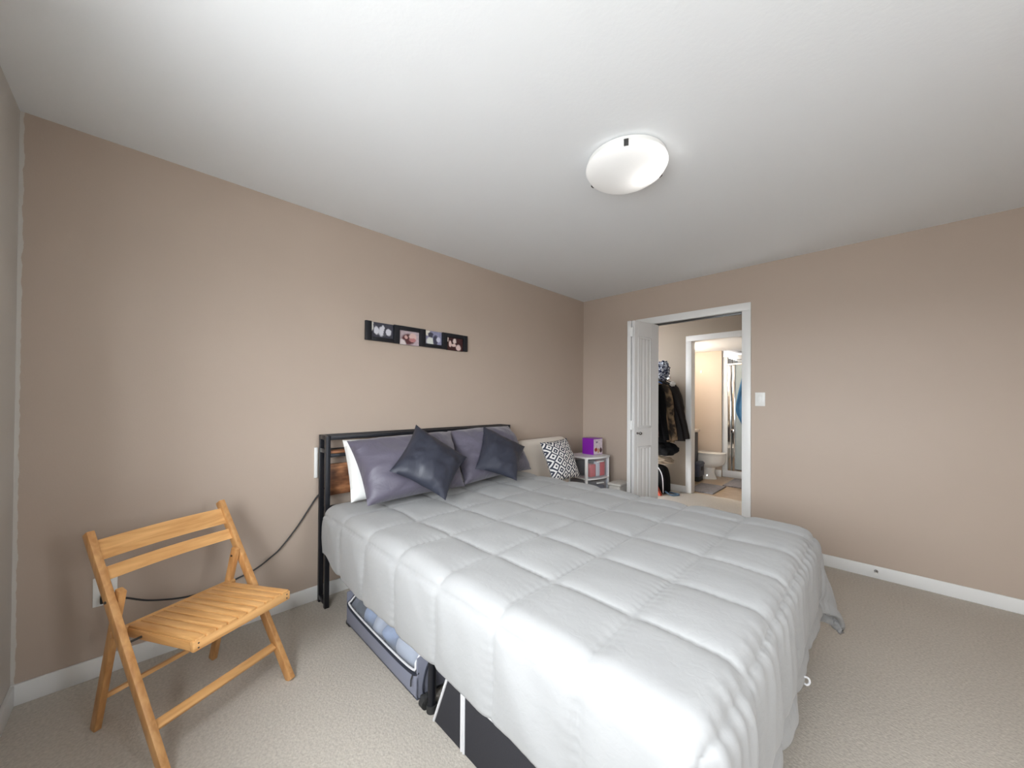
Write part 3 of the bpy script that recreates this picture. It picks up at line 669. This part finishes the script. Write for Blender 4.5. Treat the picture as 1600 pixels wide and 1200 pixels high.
# ------------------------------------------------------------------ under the bed
ub = thing('underbed_bag', 'grey fabric wheeled storage bag with clear zip window under the bed', 'storage bag', (.83, -2.70, 0))
X0, X1, Y0, Y1, Z0, Z1 = .44, 1.175, -2.925, -2.48, .035, .205
# shell: floor, back, ends, lower front; open on the upper front where the window is
MB().box((X0, Y0, Z0), (X1, Y1, Z0+.01), .003).build('bag_floor', 'bag_grey', ub)
MB().box((X0, Y0, Z0), (X1, Y0+.008, .128), .003).build('front_panel', 'bag_grey', ub)
MB().box((X0, Y1-.008, Z0), (X1, Y1, Z1), .003).build('back_panel', 'bag_grey', ub)
MB().box((X0, Y0, Z0), (X0+.008, Y1, Z1), .003).build('end_panel', 'bag_grey', ub)
ep = MB().box((X1-.008, Y0, Z0), (X1, Y1, Z1), .003).build('end_panel', 'bag_grey', ub)
MB().tube(smooth_path([(X1+.001, Y0+.03, Z0+.01), (X1+.012, Y0+.022, .10), (X1+.012, Y0+.05, .175), (X1+.002, Y0+.14, .195)]), .004, 8).build('pouch_binding', 'binding_navy', ep)
MB().grid(lambda u, v: Vector((X1+.002+.028*sin(pi*u)*sin(pi*v), Y0+.03+.26*u, Z0+.015+.15*v)), 10, 10)
m2 = MB(); m2.grid(lambda u, v: Vector((X1+.002+.026*sin(pi*u)**.7*sin(pi*v)**.7, Y0+.03+.28*u, Z0+.012+.15*v)), 12, 12); m2.build('end_pouch', 'bag_grey', ep)
MB().box((X0, Y0+.06, Z1-.006), (X1, Y1, Z1), .003).build('lid', 'bag_grey', ub)
wp = MB(); wp.grid(lambda u, v: Vector((X0+.035+(X1-X0-.06)*u, Y0+.002+.056*v+.006*sin(u*9)*sin(pi*v), .130+.073*v-.010*sin(pi*u)*sin(pi*v))), 20, 4)
wp.build('clear_window', 'bag_window', ub)
MB().tube(smooth_path([(X0+.03, Y0+.055, Z1), (X0+.022, Y0+.02, .165), (X0+.04, Y0-.001, .135), ((X0+X1)/2, Y0-.003, .124), (X1-.035, Y0-.001, .131), (X1-.018, Y0+.02, .165), (X1-.022, Y0+.055, Z1)], 10), .006, 8).build('zipper_tape', 'binding_navy', ub)
MB().tube(smooth_path([(X0+.045, Y0+.050, Z1-.002), (X0+.038, Y0+.012, .168), (X0+.055, Y0+.0, .146), ((X0+X1)/2, Y0-.001, .136), (X1-.05, Y0, .143), (X1-.034, Y0+.015, .17), (X1-.038, Y0+.05, Z1)], 10), .0045, 8).build('window_piping', 'pipe_white', ub)
MB().tube([(X0+.03, Y0+.058, Z1+.002), (X1-.02, Y0+.058, Z1+.002)], .005, 8).build('lid_binding', 'binding_navy', ub)
MB().tube([(X1-.03, Y0-.004, .128), (X1-.032, Y0-.010, .108), (X1-.030, Y0-.012, .085)], .003, 6).build('zip_pull', 'slot_dark', ub)
for x in (X0-.012, X1+.014):
    for y in (Y0+.03, Y1-.05):
        wh = MB().tube([(x-.013, y, .024), (x+.013, y, .024)], .024, 18).build('wheel', 'slot_dark', ub)
        MB().box((x-.016, y-.016, .028), (x+.016, y+.016, .052), .004).build('wheel_housing', 'slot_dark', wh)
G3 = 'folded clothes in the underbed bag'
def cloth_lump(name, mat, c, r, label, seed):
    m2 = MB(); nu, nv = 18, 10
    def FF(u, v):
        t = 2*pi*u; ph = pi*(v-.5); k = 1+.18*nz(3*u+seed, 4*v, seed)
        cx = abs(cos(t))**.6*(1 if cos(t) >= 0 else -1); sy = abs(sin(t))**.6*(1 if sin(t) >= 0 else -1)
        return Vector((c[0]+r[0]*cx*cos(ph)**.6*k, c[1]+r[1]*sy*cos(ph)**.6*k, c[2]+r[2]*sin(ph)*k))
    m2.grid(FF, nu, nv); bmesh.ops.remove_doubles(m2.bm, verts=m2.bm.verts[:], dist=.0005)
    return tag(m2.build(name, mat, None, 80), label, 'clothes', G3)
for i, (x, rx, mt, lb) in enumerate(((.52, .045, 'cloth_dark', 'dark folded garment at the head end of the underbed bag'), (.62, .05, 'cloth_blue', 'pale blue folded garment inside the underbed bag'), (.73, .05, 'cloth_pale', 'white folded garment inside the underbed bag, by the blue one'), (.84, .05, 'cloth_blue', 'blue folded garment in the middle of the underbed bag'), (.99, .09, 'cloth_pale', 'wide pale grey folded garment at the zip-pull end of the bag'))):
    cloth_lump('folded_garment', mt, (x, -2.80, .115), (rx, .10, .065), lb, 10+i)
# two black storage bins with white piping
def bin_box(x0b, x0t, x1, ya, yb, zt, label):
    t = thing('storage_bin', label, 'storage bin', ((x0b+x1)/2, (ya+yb)/2, 0), 0, 'black fabric bins under the bed')
    MB().prism([(x0b, .004), (x1, .004), (x1, zt), (x0t, zt)], ya, yb, 'xz').build('body', 'bin_black', t)
    for pth in ([(x0b, ya, .004), (x0t, ya, zt)], [(x1, ya, .004), (x1, ya, zt)], [(x0t, ya, zt), (x1, ya, zt)], [(x1, ya, zt), (x1, yb, zt)]):
        MB().tube(pth, .0055, 8).build('piping', 'pipe_white', t)
    return t
bin_box(1.268, 1.375, 1.445, -2.905, -2.52, .262, 'black fabric bin with white piping beside the bed leg')
bin_box(1.458, 1.458, 1.86, -2.905, -2.52, .215, 'black fabric bin with white piping, wider, towards the foot')

# ------------------------------------------------------------------ far corner
ac = thing('accent_chair', 'beige upholstered armless chair between bed and room corner', 'chair', (.38, -.92, 0))
def cushion_box(lo, hi, bev): return MB().box(lo, hi, bev, 5)
mt = Matrix.Translation((.12, 0, .42)) @ Matrix.Rotation(radians(-6), 4, 'Y') @ Matrix.Translation((-.12, 0, -.42))
MB().box((.09, -1.25, .30), (.24, -.57, .875), .06, 6, mt).build('backrest', 'beige_fabric', ac)
MB().box((.14, -1.25, .16), (.74, -.60, .42), .05, 5).build('seat', 'beige_fabric', ac)
for x, y in ((.18, -1.2), (.18, -.65), (.69, -1.2), (.69, -.65)): MB().tube([(x, y, 0), (x, y, .17)], [.014, .02], 10).build('leg', 'vanity_dark', ac)
pillow('throw_cushion', 'diamond_print', 'navy and white diamond-print cushion leaning in the beige chair', 'cushion', (.50, -1.19, .525), (.50, -.785, .535), (.335, -.785, .89), (.335, -1.185, .875), .14, None, .06, 2.4, 8, ex=.6)
# plastic drawer tower
DT = thing('drawer_tower', 'white plastic drawer tower with clear drawers in the room corner', 'drawer unit', (.295, -.335, 0), radians(-12))
hw, hd, dz = .168, .150, .675
def dtb(name, mb_, mat, par=None): return mb_.build(name, mat, par or DT, local=True)
def rounded_top(z0, z1, grow=0):
    P = [(-hd-grow, -hw-grow), (hd-.03, -hw-grow)]
    for k in range(9): a = -1+2*k/8; P.append((hd+grow+.022*(1-a*a)-.01*a*a, a*(hw+grow)))
    P += [(-hd-grow, hw+grow)]
    return MB().prism(P, z0, z1, 'xy')
dtb('top', rounded_top(dz-.018, dz, .006), 'plastic_white')
for z in (.0, .22, .44): dtb('shelf', rounded_top(z+.002, z+.016, 0), 'plastic_white')
for x in (-hd+.012, hd-.022):
    for y in (-hw+.012, hw-.012): dtb('upright', MB().box((x-.012, y-.012, .0), (x+.014, y+.012, dz-.01), .004), 'plastic_white')
for i, z in enumerate((.02, .24, .46)):
    h2 = .19; dw = MB()
    ins = hw-.028
    P = [(-hd+.01, -ins)] + [(hd-.004+.022*(1-a*a), a*ins) for a in [k/6-1 for k in range(13)]] + [(-hd+.01, ins)]
    n = len(P); A = [dw.bm.verts.new((p[0], p[1], z)) for p in P]; B = [dw.bm.verts.new((p[0], p[1], z+h2)) for p in P]
    dw.bm.faces.new(A)
    for k in range(n): dw.bm.faces.new((A[k], A[(k+1) % n], B[(k+1) % n], B[k]))
    d_ = dtb('drawer', dw, 'clear_plastic')
    dtb('drawer_handle', MB().box((hd+.014, -.05, z+h2-.03), (hd+.030, .05, z+h2-.018), .004), 'plastic_white', d_)
def tower_item(name, mat, c, s, label):
    a = radians(-12); o = MB().box((-s[0]/2, -s[1]/2, 0), (s[0]/2, s[1]/2, s[2]), .008, 3).build(name, mat, None, local=True)
    o.location = (.295+c[0]*cos(a)-c[1]*sin(a), -.335+c[0]*sin(a)+c[1]*cos(a), c[2]); o.rotation_euler = (0, 0, a)
    tag(o, label, 'box', 'packages in the clear drawers')
tower_item('package', 'red_plastic', (.085, .085, .463), (.08, .07, .15), 'red package at the right side of the top clear drawer')
tower_item('package', 'cloth_pale', (.10, .022, .463), (.05, .05, .15), 'white package in the middle of the top clear drawer')
tower_item('package', 'red_plastic', (.085, -.055, .463), (.08, .08, .13), 'red package at the left side of the top clear drawer')
tower_item('package', 'binding_navy', (-.05, 0, .463), (.13, .22, .15), 'dark package at the back of the top clear drawer')
tower_item('package', 'bin_slate', (.02, 0, .243), (.20, .24, .12), 'slate package filling the second clear drawer')
# gift box on top
gb = thing('gift_box', 'purple gift box with a pink-white printed side on the drawer tower', 'box', (.286, -.245, .676))
Gx = [Vector(p) for p in ((.353, -.325, 0), (.367, -.174, 0), (.219, -.164, 0), (.205, -.315, 0))]
m2 = MB(); A = [m2.bm.verts.new(p+Vector((0, 0, .676))) for p in Gx]; B = [m2.bm.verts.new(p+Vector((0, 0, .848))) for p in Gx]
for k in range(4): m2.bm.faces.new((A[k], A[(k+1) % 4], B[(k+1) % 4], B[k]))
m2.bm.faces.new(list(reversed(A))); m2.bm.faces.new(B); m2.build('box_body', 'purple_paper', gb, 20)
nn = Vector((.996, -.09, 0))*.0012; z0, z1 = Vector((0, 0, .680)), Vector((0, 0, .842))
MB().quad(Gx[0]+z0+nn, Gx[1]+z0+nn, Gx[1]+z1+nn, Gx[0]+z1+nn).build('printed_face', 'gift_print', gb)
nn2 = Vector((-.426, -.905, 0))*.002
MB().tube([Gx[0]+Vector((0, 0, .846)), Gx[3]+Vector((0, 0, .846))], .004, 6).build('lid_edge', 'purple_paper', gb)
lb = thing('low_box', 'off-white lidded box just showing over the far bed edge', 'box', (.57, -.25, 0))
MB().box((.505, -.275, 0), (.635, -.05, .375), .012).build('body', 'offwhite', lb)
MB().box((.495, -.285, .376), (.645, -.04, .400), .008).build('lid', 'offwhite', lb)

# ------------------------------------------------------------------ closet: rod, coats, bags
rod = thing('closet_rod', 'metal clothes rod running back into the closet', 'rod', (.38, .84, 1.60))
MB().tube([(.38, T+.004, 1.60), (.38, BY0-.004, 1.60)], .014, 14).build('rod', 'chrome', rod)
for y in (T+.006, BY0-.006): MB().tube([(.38, y-.005, 1.60), (.38, y+.005, 1.60)], .028, 16).build('flange', 'chrome', rod)
def coat(name, mat, label, y, xc, wsh, wb, zt, zb, dep, seed, puff=0, trim=None):
    t = thing(name, label, 'coat', (xc, y, zb), 0, 'garments on the closet rod')
    m2 = MB()
    def body(u, v):
        a = 2*pi*u; s = v
        z = zb+(zt-zb)*s
        hw_ = wb*.80+(wsh*.80-wb*.80)*s
        if s > .86: k = (s-.86)/.14; hw_ = hw_*(1-.72*k**1.5)
        dd = dep*(.9-.35*s)*(1 if s < .9 else (1-(s-.9)/.1*.35))
        fold = 1+.10*sin(7*a+seed+3*s)*(1-s)+(.10*abs(sin(pi*s*9)) if puff else 0)
        cx = abs(cos(a))**.7*(1 if cos(a) >= 0 else -1)
        return Vector((xc+hw_*cx*(1+.03*nz(s*5, u*6, seed)), y+dd*sin(a)*fold, z))
    m2.grid(body, 40, 40); bmesh.ops.remove_doubles(m2.bm, verts=m2.bm.verts[:], dist=.0003)
    m2.build('body', mat, t, 80)
    for sg in (-1, 1):
        pts = []; rr = []
        for k in range(15):
            s = k/14; pts.append((xc+sg*(wsh*.56+(wb-.055-wsh*.56)*s**.75), y-.02*s+.012*sin(4*s+seed), zt-.075-(zt-.075-zb-.03)*s))
            rr.append((.045+.022*sin(pi*min(1, s*1.6+.1))-.012*s)*(1+(.16*abs(sin(pi*s*8)) if puff else .05*nz(s*9, seed))))
        MB().tube(pts, rr, 14).build('sleeve', mat, t, 80)
    MB().tube([(xc+.05*cos(a), y+.05*sin(a), zt+.0+.012*sin(a)) for a in [2*pi*k/16 for k in range(16)]], .02, 8, True).build('collar', trim or mat, t, 80)
    if trim: MB().tube(smooth_path([(xc+wb*.50-.02, y-dep*.75, zt-.18), (xc+wb*.54, y-dep*.92, (zt+zb)/2), (xc+wb*.58+.005, y-dep*.95, zb+.02)]), .016, 8).build('front_edge', trim, t)
    h = thing('coat_hanger', ('blue' if name == 'black_jacket' else 'thin black') + ' hanger holding the ' + label.split(' hanging')[0], 'hanger', (xc, y, zt), 0, 'hangers on the closet rod')
    hm = 'hanger_blue' if name == 'black_jacket' else 'cord_black'
    MB().tube(smooth_path([(xc-.19, y, zt-.045), (xc-.1, y, zt+.0), (xc, y, zt+.035), (xc+.1, y, zt+.0), (xc+.19, y, zt-.045)]), .006, 8).build('shoulder_bar', hm, h)
    MB().tube(smooth_path([(xc, y, zt+.035), (xc, y, 1.56), (.38+.02, y, 1.585), (.38+.02, y, 1.61), (.38, y, 1.622), (.38-.018, y, 1.61)]), .0028, 8).build('hook', 'chrome', h)
    return t
coat('plaid_shirt', 'plaid_maroon', 'maroon plaid shirt hanging nearest the folding door', .77, .37, .17, .255, 1.50, .78, .040, 1)
coat('black_jacket', 'coat_black', 'plain black jacket hanging in front of the brown one', .93, .37, .23, .315, 1.525, .735, .06, 2)
coat('brown_jacket', 'jacket_brown', 'mottled brown jacket hanging between black jacket and puffer', 1.11, .38, .24, .335, 1.525, .725, .06, 3, 0, 'coat_tan')
coat('puffer_coat', 'puffer_black', 'black quilted puffer coat hanging farthest back', 1.30, .39, .27, .405, 1.53, .730, .065, 4, 1)
def lump(name, mat, c, r, seed, label, cat, nsc=3.0, amp=.2, flat=None):
    m2 = MB()
    def FF(u, v):
        t = 2*pi*u; ph = pi*(v-.5); d_ = Vector((cos(t)*cos(ph), sin(t)*cos(ph), sin(ph))); k = 1+amp*nz(d_.x*nsc+seed, d_.y*nsc, d_.z*nsc)
        p = Vector((c[0]+r[0]*d_.x*k, c[1]+r[1]*d_.y*k, c[2]+r[2]*d_.z*k))
        if flat is not None: p.z = max(p.z, flat)
        return p
    m2.grid(FF, 40, 26); bmesh.ops.remove_doubles(m2.bm, verts=m2.bm.verts[:], dist=.0004)
    return tag(m2.build(name, mat, None, 80), label, cat)
lump('fleece_hat', 'speckled_fleece', (.565, .945, 1.645), (.080, .065, .118), 3, 'speckled blue and white fluffy hat on top of the coats', 'hat', 7, .35)
lump('fur_scarf', 'fluff_white', (.575, 1.235, 1.482), (.032, .03, .026), 8, 'white fluffy tuft on the puffer coat shoulder', 'scarf', 22, .8)
# bags on the closet floor, stacked
bp = thing('backpack', 'black backpack with pale piping standing on the closet floor', 'backpack', (.33, 1.32, 0))
m2 = MB()
def bpf(u, v):
    a = 2*pi*u; z = .385*v; w_ = .17*(1-.35*v**4); d_ = .10*(1-.3*v**3)
    k = sqrt(max(0, 1-max(0, (v-.85)/.15)**2)) if v > .85 else (1 if v > .04 else .85)
    cx = abs(cos(a))**.55*(1 if cos(a) >= 0 else -1); sy = abs(sin(a))**.55*(1 if sin(a) >= 0 else -1)
    return Vector((.33+w_*cx*k, 1.32+d_*sy*k, .004+z))
m2.grid(bpf, 32, 24); bmesh.ops.remove_doubles(m2.bm, verts=m2.bm.verts[:], dist=.0005); m2.build('body', 'coat_black', bp, 80)
MB().tube(smooth_path([(.20, 1.212, .02), (.20, 1.208, .25), (.27, 1.215, .37), (.37, 1.215, .37), (.448, 1.21, .25), (.462, 1.212, .02)]), .006, 8).build('piping', 'pipe_white', bp)
MB().tube(smooth_path([(.47, 1.25, .04), (.56, 1.22, .014), (.63, 1.27, .012), (.62, 1.33, .012), (.54, 1.34, .012), (.47, 1.32, .03)]), .011, 8).build('strap', 'strap_blue', bp)
tag(MB().prism([(.36, .004), (.475, .004), (.45, .05), (.37, .20), (.345, .19)], 1.10, 1.16, 'xz').build('orange_case', 'orange_red', None), 'orange-red case leaning in front of the backpack', 'case')
lump('beige_bag', 'bag_beige', (.40, 1.28, .450), (.17, .10, .055), 5, 'slumped beige bag on top of the backpack', 'bag', 3, .3, .395)
lump('black_bag', 'coat_black', (.42, 1.24, .615), (.215, .12, .105), 6, 'shiny black bag stacked on the beige bag', 'bag', 3, .25, .522)

# ------------------------------------------------------------------ bathroom
va = thing('vanity', 'dark vanity cabinet with pale countertop in the bathroom', 'vanity', (.16, 2.15, 0))
vx0, vx1, vy0, vy1 = XCL+.332, .45, BY1+.006, 2.60
MB().box((vx0, vy0, .09), (vx1-.018, vy1, .765), .002).build('body', 'vanity_dark', va)
MB().box((vx0, vy0, 0), (vx1-.07, vy1, .09)).build('toe_kick', 'slot_dark', va)
for a, c in ((vy0+.004, 2.15), (2.156, vy1-.004)):
    d_ = MB().box((vx1-.018, a, .10), (vx1, c, .755), .003).build('cabinet_door', 'vanity_dark', va)
    ky = 2.12 if c < 2.2 else 2.19
    MB().tube([(vx1, ky, .70), (vx1+.022, ky, .70)], .011, 12).build('knob', 'nickel', d_)
MB().box((vx0, vy0, .768), (vx1+.02, vy1+.012, .806), .005).build('countertop', 'stone_top', va)
sb = thing('slate_bin', 'slate blue bin standing in front of the vanity', 'bin', (.50, 2.50, 0))
MB().box((.455, 2.36, .075), (.545, 2.60, .30), .02, 3).build('body', 'bin_slate', sb)
MB().box((.452, 2.355, .255), (.552, 2.605, .285), .01).build('rim', 'bin_slate', sb)
MB().box((.470, 2.38, .0), (.530, 2.58, .078), .005).build('foot', 'slot_dark', sb)
MB().box((.546, 2.44, .17), (.552, 2.52, .23), .002).build('handle_slot', 'slot_dark', sb)
to = thing('toilet', 'white toilet with closed lid beside the vanity', 'toilet', (.45, 2.78, 0))
TY = 2.80
def oval(cx, rx0, rx1, ry, n=36):
    out = []
    for k in range(n):
        a = 2*pi*k/n; c = cos(a); out.append((cx+(rx1 if c > 0 else rx0)*c, TY+ry*sin(a)))
    return out
def loft(name, secs, mat, par):
    m2 = MB(); rings = [[m2.bm.verts.new((x, y, z)) for x, y in sec] for z, sec in secs]; n = len(rings[0])
    for A, B in zip(rings[:-1], rings[1:]):
        for j in range(n): m2.bm.faces.new((A[j], A[(j+1) % n], B[(j+1) % n], B[j]))
    m2.bm.faces.new(list(reversed(rings[0]))); m2.bm.faces.new(rings[-1]); return m2.build(name, mat, par, 50)
loft('bowl', [(.001, oval(.47, .22, .20, .115)), (.03, oval(.47, .21, .19, .105)), (.10, oval(.47, .19, .165, .088)), (.18, oval(.48, .20, .165, .095)), (.212, oval(.50, .24, .215, .140)), (.25, oval(.51, .26, .262, .172)), (.30, oval(.51, .27, .282, .174)), (.36, oval(.51, .27, .285, .178)), (.392, oval(.51, .27, .285, .178))], 'porcelain', to)
loft('seat', [(.394, oval(.51, .255, .288, .178)), (.408, oval(.51, .255, .290, .179))], 'porcelain', to)
loft('lid', [(.410, oval(.51, .25, .285, .176)), (.424, oval(.51, .25, .287, .178)), (.432, oval(.51, .22, .26, .165))], 'porcelain', to)
MB().box((XCL+.335, TY-.165, .36), (.25, TY+.165, .74), .025, 4).build('tank', 'porcelain', to)
MB().box((XCL+.332, TY-.175, .742), (.262, TY+.175, .778), .012, 3).build('tank_lid', 'porcelain', to)
MB().box((.17, TY-.11, .19), (.33, TY+.11, .393), .02, 3).build('tank_support', 'porcelain', to)
def mat_rug(name, poly, label):
    tag(MB().prism(poly, .001, .014, 'xy').build(name, 'mat_grey'), label, 'bath mat', 'grey bath mats')
mat_rug('bath_mat', [(.60, 1.70), (.93, 1.70), (.93, 2.30), (.60, 2.30)], 'grey bath mat just inside the bathroom door')
mat_rug('bath_mat', [(.87, 2.36), (1.45, 2.36), (1.45, 3.02), (.87, 3.02)], 'grey bath mat in front of the shower')
# shower
sh = thing('shower', 'corner shower with white tray, chrome frame and glass door', 'shower', (1.2, 3.5, 0))
sy = 3.12
MB().box((.664, sy-.02, 0), (XCR-.004, BYE-.004, .115), .012).build('tray', 'acrylic_white', sh)
MB().box((.664, sy-.015, .115), (.742, sy+.05, 2.0), .004).build('side_panel', 'acrylic_white', sh)
MB().box((.668, sy+.05, .116), (.690, BYE-.006, 2.0), .002).build('wall_panel', 'acrylic_white', sh)
MB().box((.69, BYE-.03, .116), (XCR-.006, BYE-.006, 1.95), .002).build('wall_panel', 'acrylic_white', sh)
for a, c in ((.744, .795), (.808, .852), (1.52, 1.56)): MB().box((a, sy-.012, .116), (c, sy+.022, 1.85), .006).build('frame_post', 'chrome', sh)
MB().box((.744, sy-.012, 1.85), (1.56, sy+.022, 1.885), .004).build('frame_rail', 'chrome', sh)
MB().box((.852, sy-.008, .118), (1.52, sy+.018, .150), .004).build('frame_rail', 'chrome', sh)
MB().box((.852, sy, .150), (1.52, sy+.006, 1.85)).build('glass_door', 'shower_glass', sh)
MB().box((1.56, sy, .118), (XCR-.006, sy+.006, 1.85)).build('glass_panel', 'shower_glass', sh)
MB().box((.795, sy-.03, .74), (.84, sy-.012, .80), .005).build('door_handle', 'chrome', sh)
# wire caddy with bottles inside the shower
cy = 3.20
cdy = thing('shower_caddy', 'black wire caddy hooked over the shower frame', 'caddy', (.92, cy, 1.5))
def wire(pts, name='wire'): MB().tube(pts, .004, 6).build(name, 'cord_black', cdy)
wire([(.80, 3.135, 2.0), (.80, 3.16, 1.89), (.80, cy, 1.86), (.80, cy, 1.50)]); wire([(1.02, 3.135, 2.0), (1.02, 3.16, 1.89), (1.02, cy, 1.86), (1.02, cy, 1.50)])
wire(smooth_path([(.80, 3.135, 2.0), (.86, 3.135, 1.95), (.92, 3.135, 1.94), (.97, 3.135, 1.96), (1.02, 3.135, 2.0)]), 'hook_bar')
for z in (1.50, 1.62): 
    for yy in (cy, cy+.10): wire([(.80, yy, z), (1.04, yy, z)])
    for xx in (.80, .88, .96, 1.04): wire([(xx, cy, z), (xx, cy+.10, z)])
wire([(.80, cy, 1.86), (1.02, cy, 1.86)], 'top_bar')
def bottle(x, y, z, r, h_, mt, label):
    t = thing('bottle', label, 'bottle', (x, y, z), 0, 'bottles in the shower caddy')
    MB().lathe([(0, 0), (r, 0), (r, h_*.75), (r*.4, h_*.84), (r*.4, h_*.86), (0, h_*.86)], (x, y, z), 16).build('body', mt, t)
    MB().lathe([(0, h_*.862), (r*.5, h_*.862), (r*.5, h_), (0, h_)], (x, y, z), 16).build('cap', 'shampoo_white', t)
bottle(.885, cy+.05, 1.627, .028, .16, 'shampoo_red', 'red bottle on the upper shelf of the shower caddy')
bottle(.955, cy+.05, 1.627, .026, .19, 'shampoo_green', 'green bottle on the upper shelf of the shower caddy')
bottle(.92, cy+.05, 1.507, .022, .10, 'shampoo_white', 'short white bottle on the lower shelf of the shower caddy')
# blue towel hung over a hook on the frame
tw = thing('towel', 'blue towel hanging on the shower door', 'towel', (1.0, 3.08, .8))
def towel(u, v):
    z = 1.80-1.0*v + .20*(1-v)*0
    wl = .975-.105*sm(v*1.5)+ (.10*sm((v-.68)/.32)); x = wl+(1.16-wl)*u
    return Vector((x, 3.085-.012*sin(u*16+v*3)*min(1, v*3)-.01*v, z+.14*u*0 - .13*u*(v > .5)*(v-.5)*2))
m2 = MB(); m2.grid(towel, 30, 40); o = m2.build('cloth', 'towel_blue', tw, 80); md = o.modifiers.new('t', 'SOLIDIFY'); md.thickness = .012
MB().tube([(1.06, 3.106, 1.80), (1.06, 3.075, 1.80), (1.06, 3.068, 1.815)], .006, 8).build('hook', 'chrome', tw)
hk = thing('wall_hook', 'small white hook on the bathroom wall above the toilet', 'hook', (.345, 3.07, 1.74))
MB().box((.33, 3.062, 1.735), (.36, 3.07, 1.785), .003).build('plate', 'plastic_white', hk); MB().tube([(.345, 3.062, 1.765), (.345, 3.045, 1.755), (.345, 3.045, 1.775)], .004, 8).build('peg', 'plastic_white', hk)
bl = thing('bathroom_light', 'round glowing ceiling light in the bathroom', 'ceiling light', (.22, 2.72, BH-.06))
MB().lathe([(0, 0), (.13, 0), (.135, -.012), (.13, -.016)], (.22, 2.72, BH), 32).build('base_plate', 'plastic_white', bl)
MB().lathe([(.125, -.014), (.118, -.035), (.08, -.052), (0, -.058)], (.22, 2.72, BH), 32).build('glass_shade', 'bath_lamp_glass', bl)
pd = bpy.data.lights.new('bathroom_bulb', 'POINT'); pd.energy = 3; pd.shadow_soft_size = .08; pd.color = (1, .86, .68)
pb = bpy.data.objects.new('bathroom_bulb', pd); COL.objects.link(pb); pb.parent = bl; pb.location = (0, 0, -.03)
vl = thing('added_light_bar', 'unseen warm light bar added above the vanity to light the bathroom', 'added light', (-.10, 2.12, 1.85))  # unseen bar, added with its area light to brighten the bathroom
MB().box((XCL+.331, 1.86, 1.83), (XCL+.351, 2.38, 1.91), .004).build('back_plate', 'chrome', vl)
for yy in (1.94, 2.12, 2.30):
    MB().lathe([(0, .075), (.030, .072), (.048, .045), (.050, .015), (.040, -.02), (0, -.03)], (XCL+.40, yy, 1.83), 20).build('globe', 'bath_lamp_glass', vl)
pd = bpy.data.lights.new('bathroom_fill', 'AREA'); pd.shape = 'RECTANGLE'; pd.size = .5; pd.size_y = .10; pd.energy = 15; pd.color = (1, .89, .76)
pb = bpy.data.objects.new('bathroom_fill', pd); COL.objects.link(pb); pb.parent = vl; pb.location = (.12, 0, 0); pb.rotation_euler = (pi/2, 0, -pi/2)
